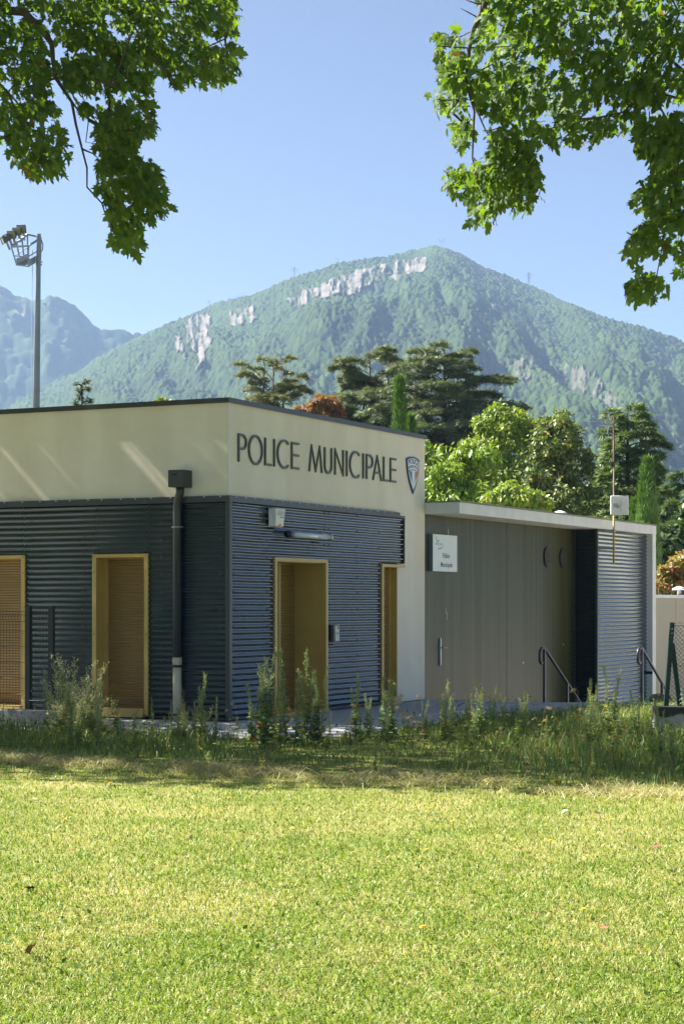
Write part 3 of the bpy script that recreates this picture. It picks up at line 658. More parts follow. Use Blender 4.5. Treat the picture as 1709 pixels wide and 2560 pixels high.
# ================================================================== SITE FURNITURE
def handrail(top, label, name='handrail'):
    h = empty(name, (top[0], top[1], 0), TH); tag(h, label, 'handrail', 'handrails of the sunken stairs')
    sl = math.tan(R(29)); L_ = 1.9
    pts = [(-.03, 0, .66), (-.10, 0, .64), (-.155, 0, .68), (-.17, 0, .76), (-.15, 0, .84), (-.09, 0, .885), (0, 0, .89), (.07, 0, .875)] + [(.2 + (L_ - .2) * t, 0, .875 - sl * (.13 + (L_ - .2) * t)) for t in np.linspace(0, 1, 6)]
    MB().tube(pts, .024, 10).build('rail', RAIL, h, smooth=True)
    MB().box(.03, .07, -.02, .02, -.0, .87).build('post', RAIL, h); MB().box(1.13, 1.17, -.02, .02, -1.0, .875 - sl * .93 - .12 + .02).build('post', RAIL, h)
a = gnd(1360, 1757); handrail((a[0] - .02, a[1]), 'dark hooked handrail in front of the olive annex wall')
a = gnd(1604, 1757); handrail((a[0] - .02, a[1]), 'dark hooked handrail beside the white annex end wall')
# steps going down between the rails
st = empty('stairs', (a[0] - .8, a[1] + .3, -1.4), TH); tag(st, 'concrete steps going down between the two hooked handrails', 'stairs')
for i in range(7): MB().box(.05 + .28 * i, .33 + .28 * i, -.9, .9, 0, 1.23 - .17 * i).build('step', CONC, st)
# rounded stone
a = gnd(1641, 1762); g = MB()
n = 9; prof = [(.145 * math.cos(math.pi * i / n), .10 + .085 * math.sin(math.pi * i / n)) for i in range(n + 1)]; prof = [(.145, 0)] + prof + [(-.145, 0)]
g.prism([(p, q) for p, q in prof], lambda a_, b_, d: (a_, d, b_), 0, .22)
o = g.build('kerb_stone', M('mossy_stone', (.10, .10, .085), .95, var=.4, vscale=9, bump=.6, bscale=30), bevel=.01); o.location = (a[0], a[1] - .3, 0); tag(o, 'dark rounded stone block behind the low concrete wall', 'stone')
# low wall with moss stain
def stained():
    m = M('stained_concrete', (.33, .33, .32), .92, var=.15, vscale=5, bump=.5, bscale=40); t = m.node_tree; L = t.links.new; p = t.nodes['Principled BSDF']
    src = p.inputs['Base Color'].links[0].from_socket; tc = t.nodes.new('ShaderNodeTexCoord'); n = t.nodes.new('ShaderNodeTexNoise'); n.inputs['Scale'].default_value = 5; n.inputs['Detail'].default_value = 8
    sp = t.nodes.new('ShaderNodeSeparateXYZ'); L(tc.outputs['Object'], n.inputs[0]); L(tc.outputs['Object'], sp.inputs[0])
    ma = t.nodes.new('ShaderNodeMath'); ma.operation = 'MULTIPLY_ADD'; ma.inputs[1].default_value = 3.4; ma.inputs[2].default_value = -.74; L(sp.outputs['Z'], ma.inputs[0])
    ad = t.nodes.new('ShaderNodeMath'); ad.operation = 'ADD'; L(ma.outputs[0], ad.inputs[0]); L(n.outputs[0], ad.inputs[1])
    cr = t.nodes.new('ShaderNodeValToRGB'); cr.color_ramp.elements[0].position = .42; cr.color_ramp.elements[1].position = .52; L(ad.outputs[0], cr.inputs[0])
    mx = t.nodes.new('ShaderNodeMixRGB'); mx.inputs[2].default_value = (.035, .034, .028, 1); L(cr.outputs[0], mx.inputs[0]); L(src, mx.inputs[1]); L(mx.outputs[0], p.inputs['Base Color']); return m
g = MB().box(0, 4.2, 0, .36, -.03, .33); o = g.build('low_wall', stained(), bevel=.015); o.location = (3.885, 24.0, 0); tag(o, 'low concrete wall with black moss stain under the chain-link fence', 'wall')
# chain-link fence
cf = empty('chain_link_fence', (4.0, 24.18, .33)); tag(cf, 'green chain-link fence with braced leaning post on the low wall', 'fence')
def ipost(p0, p1, nm): MB().bar(p0, p1, .055, .05, (0, 1, 0)).build(nm, FENCEG, cf)
ipost((.03, 0, -.02), (.11, 0, 1.04), 'post'); ipost((.11, .01, .78), (.21, .04, -.02), 'brace'); ipost((2.6, 0, -.02), (2.6, 0, 1.04), 'post')
g = MB(); W2 = 4.0; s_ = .055; H_ = 1.0
def lean(x, z): return (x + .03 + .075 * z / 1.04 * max(0, 1 - x / 1.2), -.03 + .006 * math.sin(x * 9 + z * 5), z)
k = -int(H_ / s_)
while k * s_ < W2:
    for sgn in (1, -1):
        pts = []
        for j in range(int(H_ / s_) + 1):
            z = j * s_; x = k * s_ + (z if sgn > 0 else H_ - z)
            if 0 <= x <= W2: pts.append(lean(x, z + .02))
        if len(pts) > 1: g.tube([pts[0], pts[len(pts) // 2], pts[-1]] if len(pts) > 2 else pts, .0026, 3, False)
    k += 1
for z in (.05, .5, 1.0): g.tube([lean(x, z) for x in np.linspace(0, W2, 8)], .003, 4, False)
g.build('mesh', FENCEG, cf)
g = MB()
for i in range(60): x = i * .0275; p = lean(x, 1.02); g.bar(p, (p[0] + random.uniform(-.02, .02), p[1], p[2] + random.uniform(.01, .04)), .004)
g.build('mesh_ends', FENCEG, cf)
# kerb and welded mesh fence, left
fx, fy = -4.12, 25.9; FD = Vector((-.8968, .4425)).normalized(); FA = math.atan2(FD.y, FD.x)     # local +x runs left along the facade
kb = MB().box(-.62, 9, -.02, .2, -.05, .19).build('concrete_kerb', CONC, bevel=.012); kb.location = (fx, fy, 0); kb.rotation_euler = (0, 0, FA)
tag(kb, 'rough concrete kerb under the dark wire mesh fence', 'kerb')
mf = empty('mesh_fence', (fx, fy, .19), FA); tag(mf, 'dark welded wire mesh fence on the kerb before the gold windows', 'fence')
H_ = 1.36; VF = [(.10, .0), (.125, .03), (.15, 0)]
def fold(z):
    for c in (.13, 1.22):
        if abs(z - c) < .045: return .035 * (1 - abs(z - c) / .045)
    return 0.0
def mesh_panel(x0, x1, nm):
    g = MB(); x = x0 + .02; zz = [0.03, .085, .13, .175, .6, 1.175, 1.22, 1.265, 1.33]
    while x < x1 - .01:
        g.tube([(x, .1 + fold(z), z) for z in zz], .0027, 4, False); x += .05
    for z in (.045, .13, .21, .42, .63, .84, 1.05, 1.175, 1.265, 1.31): g.tube([(x0, .1 + fold(z), z), (x1, .1 + fold(z), z)], .003, 4, False)
    g.build(nm, FENCE, mf)
def post(x):
    p = MB().box(x - .035, x + .035, .07, .13, 0, 1.365).build('post', FENCE, mf); MB().box(x - .04, x + .04, .065, .135, 1.365, 1.385).build('post_cap', FENCE, p)
    q = MB().box(x - .08, x + .08, .03, .17, .0, .008); [q.disc((x + dx, .05, .008), (0, 0, 1), .012, .022, 6) for dx in (-.06, .06)]; q.build('base_plate', STEELG, p)
    MB().disc((x - .036, .1, .25), (-1, 0, 0), .012, .012, 6).build('bolt', SCREW, p)
post(-.37); post(0.0); post(2.5); post(5.0)
mesh_panel(-.335, -.035, 'mesh_panel'); mesh_panel(.035, 2.465, 'mesh_panel'); mesh_panel(2.535, 4.965, 'mesh_panel')

# floodlight mast
fp = at(91, 1015, 70.0); fm = empty('floodlight_mast', (fp[0], 70.0, -1.4)); tag(fm, 'tall grey floodlight mast with lamp basket behind the building roof', 'floodlight')
def fl(px, py, dy=0.0):
    q = at(px, py, 70.0 + dy); return (q[0] - fp[0], dy, q[2] + 1.4)
ptop = fl(98, 585); pb = fl(91, 1015)
MB().tube([(-.05, 0, 0), pb, ptop], [.19, .135, .075], 8).build('pole', M('mast_zinc', (.22, .25, .27), .55, metal=.35, var=.15, vscale=1.2), fm)
g = MB(); dB = -1.0
FR = STEELG
T = {'a': fl(29, 617, -.2), 'b': fl(69, 586, .5), 'c': fl(103, 594, .4), 'd': fl(72, 615, -.35)}           # upper rail corners
Bt = {'a': fl(43, 664, -.2), 'b': fl(71, 650, .5), 'c': fl(102, 650, .4), 'd': fl(72, 668, -.35)}          # floor corners
for p, q in (('a', 'b'), ('b', 'c'), ('c', 'd'), ('d', 'a')): g.bar(T[p], T[q], .06)
g.build('upper_rail', FR, fm)
g = MB()
for t in (0, .33, .66, 1): 
    p = Vector(T['a']).lerp(Vector(T['b']), t); q = Vector(Bt['a']).lerp(Vector(Bt['b']), t); g.bar(p, q, .05)
for kx in 'cd': g.bar(T[kx], Bt[kx], .05)
for p, q in (('a', 'b'), ('a', 'd'), ('d', 'c')): g.bar((Vector(T[p]) + Vector(Bt[p])) / 2, (Vector(T[q]) + Vector(Bt[q])) / 2, .03)
g.build('basket_frame', FR, fm)
g = MB(); vv = [Bt['a'], Bt['b'], Bt['c'], Bt['d']]; g.add(vv + [(x, y, z + .05) for x, y, z in vv], [(0, 1, 2, 3), (7, 6, 5, 4), (0, 4, 5, 1), (1, 5, 6, 2), (2, 6, 7, 3), (3, 7, 4, 0)]); g.build('basket_floor', STEELG, fm)
for p, q in (('a', 'b'), ('d', 'c')):
    P, Q = Vector(Bt[p]), Vector(Bt[q]); MB().bar(P + Vector((0, 0, .14)), Q + Vector((0, 0, .14)), .02, .22).build('kick_plate', STEELG, fm)
LAMPG = M('lamp_glass', (.28, .27, .15), .25, coat=.6); LAMPB = M('lamp_body', (.10, .10, .085), .5)
for (px, py, s_, ya, dy) in ((57, 571, .34, 12, .3), (46, 577, .32, 16, .15), (33, 585, .32, 20, 0), (22, 593, .30, 55, -.1), (14, 599, .30, 65, -.2)):
    c = fl(px, py, dy); lo = empty('lamp', c); lo.parent = fm; lo.rotation_euler = (R(22), 0, R(-ya))
    # a lamp is a part: make its body the part, with glass and bracket below it
    bpy.data.objects.remove(lo)
    b = MB(); b.add([(-s_ / 2, -.10, -s_ / 2 * .9), (s_ / 2, -.10, -s_ / 2 * .9), (s_ / 2, -.10, s_ / 2 * .9), (-s_ / 2, -.10, s_ / 2 * .9), (-s_ * .25, .14, -s_ * .22), (s_ * .25, .14, -s_ * .22), (s_ * .25, .14, s_ * .22), (-s_ * .25, .14, s_ * .22)],
                    [(4, 5, 6, 7), (0, 1, 5, 4), (1, 2, 6, 5), (2, 3, 7, 6), (3, 0, 4, 7)])
    lb_ = b.build('lamp', LAMPB, fm); lb_.location = c; lb_.rotation_euler = (R(22), 0, R(-ya))
    MB().box(-s_ * .44, s_ * .44, -.115, -.10, -s_ * .39, s_ * .39).build('lens', LAMPG, lb_); 
    MB().box(-s_ * .5, s_ * .5, -.13, -.101, -s_ * .45, -s_ * .395).box(-s_ * .5, s_ * .5, -.13, -.101, s_ * .395, s_ * .45).box(-s_ * .5, -s_ * .445, -.13, -.101, -s_ * .394, s_ * .394).box(s_ * .445, s_ * .5, -.13, -.101, -s_ * .394, s_ * .394).build('rim', LAMPB, lb_)
    MB().box(-.035, .035, -.02, .05, -s_ * 1.3, -s_ * .3).build('bracket', STEELG, lb_)
q0 = fl(82, 625); MB().tube([q0, fl(80, 800, 0), fl(80, 1100, 0)], .012, 4).build('cable', STEELG, fm)
MB().bar(fl(92, 655), fl(107, 655), .05).bar(fl(90, 661), fl(106, 662), .05).build('clamp_arm', STEELG, fm)
MB().tube([fl(104, 600, .3), fl(108, 612, .3), fl(107, 625, .3), fl(103, 630, .3)], .02, 5).build('cable_loop', LAMPB, fm)

# power pylons on the ridge
PYL = M('pylon_steel', (.30, .31, .32), .6, metal=.3)
def pylon_mesh(kind):
    g = MB(); b = 2.6 if kind == 0 else 2.0; H_ = 25.0; wb = .34
    cs = [(-1, -1), (1, -1), (1, 1), (-1, 1)]
    def cor(i, z): s_ = b * (1 - .72 * min(1, z / 16)) if z < 16 else b * .28; return (cs[i][0] * s_, cs[i][1] * s_, z)
    lv = [0, 5, 9, 12.5, 16, 20, 25] if kind == 0 else [0, 5, 9, 12.5, 16]
    for i in range(4):
        for k in range(len(lv) - 1):
            g.bar(cor(i, lv[k]), cor(i, lv[k + 1]), wb); g.bar(cor(i, lv[k]), cor((i + 1) % 4, lv[k + 1]), wb * .6)
    if kind == 0:
        for z, l in ((17, 5.5), (21, 7.5), (24.5, 4.5)): g.bar((-l, 0, z), (l, 0, z), wb); g.bar((-l, 0, z), (0, 0, z + 1.5), wb * .6); g.bar((l, 0, z), (0, 0, z + 1.5), wb * .6)
    else:
        for s_ in (-1, 1):
            g.bar((0, 0, 15.5), (s_ * 4.2, 0, 22), wb); g.bar((s_ * 4.2, 0, 22), (s_ * 4.2, 0, 25), wb * .8); g.bar((s_ * 1.5, 0, 17.5), (s_ * 2.6, 0, 22), wb * .6)
        g.bar((-7, 0, 22), (7, 0, 22), wb); g.bar((-7, 0, 22), (-4.2, 0, 23.4), wb * .6); g.bar((7, 0, 22), (4.2, 0, 23.4), wb * .6)
    return g
pm = []
for i, (px, hpx, kind, lab) in enumerate([(523, 20, 0, 'lowest grey power pylon at the left end of the cliff ridge'), (593, 18, 1, 'left one of two small paired pylons on the ridge'), (609, 20, 1, 'right one of two small paired pylons on the ridge'), (735, 36, 0, 'three-armed grey pylon on the ridge above the first cliffs'),
        (841, 24, 1, 'small forked pylon above the long cliff band'), (928, 14, 1, 'short forked pylon half sunk behind the ridge trees'), (1103, 32, 1, 'tall forked pylon just right of the summit'), (1321, 38, 0, 'tall dark lattice pylon on the right-hand ridge'), (1565, 16, 0, 'tiny far pylon low on the right-hand ridge')]):
    D, ry = ridge_of(px); D = float(D) + 10; k = hpx / F * D / 25.0
    if len(pm) <= kind or True:
        key = 'pylon_%d' % kind
        me = bpy.data.meshes.get(key)
        if me is None:
            t_o = pylon_mesh(kind).build('power_pylon', PYL); me = t_o.data; me.name = key; bpy.data.objects.remove(t_o)
    o = bpy.data.objects.new('power_pylon', me); COL.objects.link(o); x, y, z = at(px, float(ry), D)
    o.location = (x, y, z - 3 * k - 1.0); o.scale = (k * 1.1,) * 3; o.rotation_euler = (0, 0, R(random.uniform(-25, 25))); tag(o, lab, 'pylon', 'power pylons along the mountain ridge')

# ================================================================== TREES
def unit(a): return a / np.maximum(np.linalg.norm(a, axis=-1, keepdims=True), 1e-9)
def leaf_cloud(P, tip, nrm, size, tmpl, faces, col):
    """P,tip,nrm (n,3); template (k,3) in (side, tip, normal) units; returns V,T,C"""
    tip = unit(tip); side = unit(np.cross(tip, nrm)); nn = np.cross(side, tip)
    k = len(tmpl); n = len(P); s = np.asarray(size).reshape(-1, 1, 1)
    V = P[:, None] + s * (side[:, None] * tmpl[None, :, 0:1] + tip[:, None] * tmpl[None, :, 1:2] + nn[:, None] * tmpl[None, :, 2:3])
    T = (np.arange(n)[:, None, None] * k + np.asarray(faces)[None]).reshape(-1, len(faces[0]))
    return V.reshape(-1, 3), T, np.repeat(col, k, 0)
half = [(.12, -.08), (.34, -.10), (.24, .06), (.52, .22), (.28, .25), (.57, .58), (.26, .50), (.19, .56), (.20, .78)]
out = [(0, 0)] + half + [(0, 1.05)] + [(-x, y) for x, y in half[::-1]]
ML = np.array([(x, y, -.28 * abs(x) ** 1.3 - .22 * max(0, y) ** 2 + .06 * math.sin(9 * x)) for x, y in [(0, .34)] + out]); ML[0, 2] = .0
MF = [(0, i, i + 1 if i < len(out) else 1) for i in range(1, len(out) + 1)]
sx = np.array([(0, 0), (.35, .05), (.5, .35), (.18, .5), (0, 1), (-.18, .5), (-.5, .35), (-.35, .05)])
MLs = np.array([(x, y, -.25 * abs(x)) for x, y in sx]); MFs = [(0, 1, 2), (0, 2, 3), (0, 3, 4), (0, 4, 5), (0, 5, 6), (0, 6, 7)]

def twig_net(roots, pts, r_tip=.006, step=.55):
    """connect points to the growing network; returns list of segments (a,b) with radii"""
    nodes = [np.array(p) for p in roots]; par = [-1] * len(nodes); N = np.array(nodes)
    pts = sorted(pts, key=lambda p: min(np.linalg.norm(N - p, axis=1)))
    for p in pts:
        N = np.array(nodes); d = np.linalg.norm(N - p, axis=1) + .25 * np.abs(N[:, 2] - p[2]); i = int(d.argmin())
        a = nodes[i]; L_ = np.linalg.norm(p - a); k = max(1, int(L_ / step)); last = i
        for j in range(1, k + 1):
            q = a + (p - a) * j / k + (rng.normal(0, .05, 3) if j < k else 0); nodes.append(q); par.append(last); last = len(nodes) - 1
    cnt = [1] * len(nodes)
    for i in range(len(nodes) - 1, -1, -1):
        if par[i] >= 0: cnt[par[i]] += cnt[i]
    return [(nodes[par[i]], nodes[i], r_tip * cnt[par[i]] ** .42, r_tip * cnt[i] ** .42) for i in range(len(nodes)) if par[i] >= 0]

def maple(base, label, limbs, regions, nview, crown, ncrown, ydepth, seedcol):
    root = empty('maple_tree', (base[0], base[1], 0)); tag(root, label, 'tree', 'maple trees whose branches frame the view')
    bo = (base[0], base[1], 0)
    g = MB(); zt = 5.6
    g.tube([(base[0], base[1], -.1), (base[0] + .05, base[1], .35), (base[0] + .1, base[1], 2), (base[0], base[1] + .1, 4), (base[0], base[1], zt), (base[0] - .1, base[1] + .3, 9.5)], [.5, .34, .29, .27, .24, .07], 14)
    g.build('trunk', BARK, root, bo, smooth=True)
    # points where leaves hang inside the visible regions (a drooping, several-layer curtain)
    Pv = []; tw = []
    for poly, frac, ntw in regions:
        xs = [p[0] for p in poly]; ys = [p[1] for p in poly]; k = int(nview * frac); got = 0
        while got < k:
            q = rng.uniform((min(xs), min(ys)), (max(xs), max(ys)), (k * 2, 2)); q = q[inpoly(q[:, 0], q[:, 1], poly)][:k - got]; q = q + rng.normal(0, 7, q.shape) - [0, 10]
            Y = ydepth + np.abs(rng.normal(0, 1.1, len(q))) - .4
            # clumping: thin out leaves by a 3-D-ish noise so sky shows through
            keep = fbm(q[:, 0] / 42 + Y * 1.3, q[:, 1] / 30, 3, seedcol) > .45
            q = q[keep]; Y = Y[keep]; got += len(keep)
            Pv.append(np.stack([(q[:, 0] - CX) / F * Y, Y, EYE + (HZ - q[:, 1]) / F * Y], -1))
        m_ = 0
        while m_ < ntw:
            q = rng.uniform((min(xs), min(ys)), (max(xs), max(ys)), (1, 2))
            if inpoly(q[:, 0], q[:, 1], poly)[0]: Y = ydepth + rng.uniform(-.3, 1.6); tw.append(np.array(at(q[0, 0], q[0, 1], Y))); m_ += 1
    Pv = np.concatenate(Pv)
    # crown out of the frame
    c, rad, ang = crown; n = ncrown * 3
    d = unit(rng.normal(size=(n, 3))) * (rng.uniform(.25, 1, (n, 1)) ** .45)
    d = d * np.array(rad); ca, sa_ = math.cos(ang), math.sin(ang)
    Pc = np.stack([c[0] + d[:, 0] * ca - d[:, 1] * sa_, c[1] + d[:, 0] * sa_ + d[:, 1] * ca, c[2] + d[:, 2]], -1)
    Pc = Pc[~inframe(Pc) & (fbm(Pc[:, 0] * .8 + Pc[:, 2], Pc[:, 1] * .8 + Pc[:, 2] * .6, 3, seedcol + 4) > .36)][:ncrown]
    # limbs
    g = MB(); rootpts = []
    for pts, r0, r1 in limbs:
        g.tube(pts, [r1 + (r0 - r1) * (1 - i / (len(pts) - 1)) ** 2.6 for i in range(len(pts))], 8); P3 = [np.array(p) for p in pts]
        for a, b in zip(P3[:-1], P3[1:]):
            for t in np.linspace(0, 1, max(2, int(np.linalg.norm(b - a) / .4))): rootpts.append(a + (b - a) * t)
    for i in range(14):
        th = rng.uniform(0, 6.28); e = np.array([c[0] + rad[0] * .7 * math.cos(th) * ca, c[1] + rad[1] * .7 * math.sin(th), c[2] + rng.uniform(-.3, .7) * rad[2]])
        s0 = np.array([base[0], base[1], rng.uniform(4.2, 8)])
        if not inframe(e[None])[0]: g.tube([s0, (s0 + e) / 2 + [0, 0, .4], e], [.09, .06, .02], 6)
    for a, b, ra, rb in twig_net(rootpts, tw): g.tube([a, b], [min(ra, .035), min(rb, .035)], 5, False)
    g.build('branches', BARK, root, bo, smooth=True)
    # leaf orientation: tips hang down and outwards, faces up and outwards
    def orient(P):
        n_ = len(P); outw = unit(P - np.array([base[0], base[1], 7.0])); outw[:, 2] *= .3
        tip = unit(outw * .5 + rng.normal(0, .45, (n_, 3)) + [0, 0, -.85]); nr = unit(np.array([0, -.25, .55]) + outw * .25 + rng.normal(0, .42, (n_, 3)))
        return tip, nr
    def colour(P):
        n_ = len(P); t = rng.random((n_, 1)) * .6 + .4 * fbm(P[:, 0] * .9, P[:, 2] * .9 + P[:, 1], 3, seedcol)[:, None]
        cl = np.array([.052, .105, .024]) * (1 - t) + np.array([.128, .208, .040]) * t
        y = rng.random((n_, 1)) < .004; return np.where(y, np.array([.22, .12, .03]), cl)
    sz = .058 + .085 * rng.random(len(Pv)) ** 1.5; tip, nr = orient(Pv); cv = colour(Pv)
    # the 300 largest, nearest leaves are leaves of their own
    vis = np.where(inframe(Pv, 0, 0))[0]; big = vis[np.argsort(-(sz[vis] / Pv[vis, 1]))][:300]; rest = np.setdiff1d(np.arange(len(Pv)), big)
    lm = []
    for k in range(6):
        t = (k + .5) / 6; lm.append(npmesh('leaf', ML, MF, LEAFM, col=np.tile(np.array([.052, .105, .024]) * (1 - t) + np.array([.128, .208, .040]) * t, (len(ML), 1)), link=False))
    from mathutils import Matrix
    for i in big:
        o = bpy.data.objects.new('leaf', lm[int(rng.integers(6))]); COL.objects.link(o); o.parent = root
        T_ = unit(tip[i]); sd = unit(np.cross(T_, nr[i])); nn = np.cross(sd, T_); s_ = sz[i]; p = Pv[i] - np.array(bo)
        o.matrix_local = Matrix(((sd[0] * s_, T_[0] * s_, nn[0] * s_, p[0]), (sd[1] * s_, T_[1] * s_, nn[1] * s_, p[1]), (sd[2] * s_, T_[2] * s_, nn[2] * s_, p[2]), (0, 0, 0, 1)))
    V1, T1, C1 = leaf_cloud(Pv[rest], tip[rest], nr[rest], sz[rest], ML, MF, cv[rest])
    tp, nr2 = orient(Pc); V2, T2, C2 = leaf_cloud(Pc, tp, nr2, rng.uniform(.16, .26, len(Pc)), MLs, MFs, colour(Pc))
    o = npmesh('foliage', np.concatenate([V1, V2]), np.concatenate([T1, T2 + len(V1)]), LEAFM, root, bo, np.concatenate([C1, C2])); o['kind'] = 'stuff'
    # hanging winged seeds
    sel = rng.choice(vis, 26, replace=False); g = MB()
    for i in sel:
        for k in range(5):
            p = Pv[i] + rng.normal(0, .035, 3); a = rng.uniform(0, 6.28); d2 = np.array([math.cos(a) * .02, math.sin(a) * .02, -.05]); w2 = np.array([-math.sin(a), math.cos(a), 0]) * .011
            g.add([p - w2 * .3, p + w2 * .3, p + d2 + w2, p + d2 - w2], [(0, 1, 2, 3)])
    o = g.build('seed_keys', M('seed_key_%d' % seedcol, (.30, .20, .07), .7, var=.3, vscale=6), root, bo); o['kind'] = 'stuff'
YL = 20.6; YR = 19.8
LREG = [([(-60, -60), (600, -60), (590, 40), (585, 110), (598, 165), (560, 225), (520, 222), (485, 200), (440, 232), (425, 190), (375, 205), (370, 170), (240, 150), (160, 110), (120, 60), (-60, 120)], .40, 34),
        ([(-60, 60), (110, 60), (118, 150), (115, 240), (150, 285), (160, 360), (150, 440), (120, 452), (60, 445), (45, 400), (0, 365), (-60, 400)], .20, 20),
        ([(160, 100), (300, 110), (370, 180), (378, 280), (382, 345), (340, 352), (330, 300), (285, 330), (240, 290), (200, 285), (165, 230), (150, 180)], .15, 20),
        ([(245, 310), (310, 320), (332, 360), (318, 395), (262, 400), (244, 360)], .045, 7),
        ([(250, 400), (330, 400), (392, 420), (405, 480), (418, 525), (400, 550), (370, 555), (350, 570), (362, 600), (340, 645), (315, 635), (285, 610), (278, 560), (262, 500), (245, 450)], .115, 16)]
def pl(pts, Y): return [at(x, y, Y) for x, y in pts]
LLIMB = [([(-8.6, 23.6, 5.0), (-6.5, 22.4, 7.0), (-4.4, 21.2, 8.0)] + pl([(-40, 20), (60, 30), (110, 80), (130, 110), (133, 150), (140, 195), (180, 255), (190, 310), (205, 370), (218, 420), (218, 468), (255, 508), (262, 530), (285, 572)], YL), .085, .008),
         ([(-4.4, 21.2, 8.0)] + pl([(40, -30), (250, -40), (400, 5), (480, 5), (560, 20)], YL + .3), .05, .008), (pl([(140, 195), (195, 275), (222, 300), (215, 355), (240, 360)], YL + .05), .014, .005), (pl([(205, 372), (235, 385), (262, 415)], YL), .012, .005),
         (pl([(250, -40), (330, 60), (415, 30)], YL + .5), .02, .008), ([(-6.5, 22.4, 7.0)] + pl([(-60, 150), (20, 230), (60, 320), (100, 400)], YL + .5), .05, .006)]
maple((-8.6, 23.6), 'maple hanging its branches over the lamp mast side of the sky', LLIMB, LREG, 9300, ((-8.6, 25.7, 9.2), (6.6, 5.3, 4.4), math.atan2(.5, -.86)), 15000, YL, 3)
RREG = [([(1190, -60), (1780, -60), (1780, 330), (1640, 330), (1600, 345), (1560, 330), (1500, 345), (1470, 372), (1420, 360), (1380, 378), (1350, 345), (1330, 370), (1260, 350), (1220, 290), (1180, 250), (1165, 190), (1180, 110), (1215, 40)], .50, 46),
        ([(1085, 110), (1110, 90), (1150, 105), (1165, 160), (1160, 260), (1130, 290), (1095, 290), (1078, 250), (1110, 215), (1100, 150)], .045, 7), ([(1125, 310), (1170, 300), (1180, 345), (1155, 368), (1125, 360)], .012, 3),
        ([(1230, 330), (1290, 350), (1330, 370), (1350, 440), (1345, 490), (1320, 535), (1250, 520), (1240, 545), (1200, 568), (1178, 560), (1180, 500), (1130, 495), (1110, 470), (1125, 430), (1180, 425), (1225, 400)], .10, 14),
        ([(1600, 320), (1780, 320), (1780, 520), (1700, 520), (1620, 535), (1585, 510), (1600, 465), (1640, 440), (1640, 410), (1595, 395), (1590, 360)], .10, 12), ([(1640, 540), (1709, 520), (1780, 540), (1780, 690), (1700, 690), (1670, 650), (1620, 640), (1565, 640), (1570, 600), (1600, 570)], .068, 9),
        ([(1575, 715), (1610, 690), (1640, 700), (1670, 720), (1665, 750), (1640, 762), (1590, 760), (1572, 740)], .018, 3)]
RLIMB = [([(7.4, 21.2, 4.8), (5.4, 20.6, 7.4), (3.4, 20.0, 8.6)] + pl([(1400, -130), (1280, -60), (1215, 0), (1200, 40), (1182, 75), (1172, 120), (1164, 200), (1172, 235), (1185, 280), (1182, 340), (1180, 395), (1190, 435), (1195, 460)], YR), .10, .008),
         (pl([(1182, 395), (1205, 425), (1245, 455), (1300, 480)], YR), .012, .005), (pl([(1168, 195), (1150, 210), (1145, 250), (1118, 290)], YR), .010, .004), (pl([(1172, 235), (1215, 330), (1260, 385)], YR), .013, .005), (pl([(1182, 75), (1240, 55), (1330, 20)], YR + .2), .015, .006), (pl([(1165, 0), (1195, 10), (1216, 2)], YR), .006, .012),
         ([(5.4, 20.6, 7.4)] + pl([(1780, 240), (1709, 180), (1670, 145), (1600, 110)], YR + .3), .06, .014), ([(5.4, 20.6, 7.4)] + pl([(1760, 200), (1700, 210), (1620, 235), (1540, 290)], YR), .04, .007),
         ([(5.4, 20.6, 7.4), (4.6, 20.4, 6.9)] + pl([(1760, 380), (1700, 370), (1690, 440), (1665, 560), (1640, 690)], YR), .035, .006), (pl([(1150, 20), (1172, 32), (1190, 42)], YR), .004, .007)]
maple((7.4, 21.2), 'maple hanging its branches over the right-hand ridge and the annex', RLIMB, RREG, 12000, ((8.4, 21.6, 9.4), (5.6, 4.4, 4.2), 0.2), 6500, YR, 5)

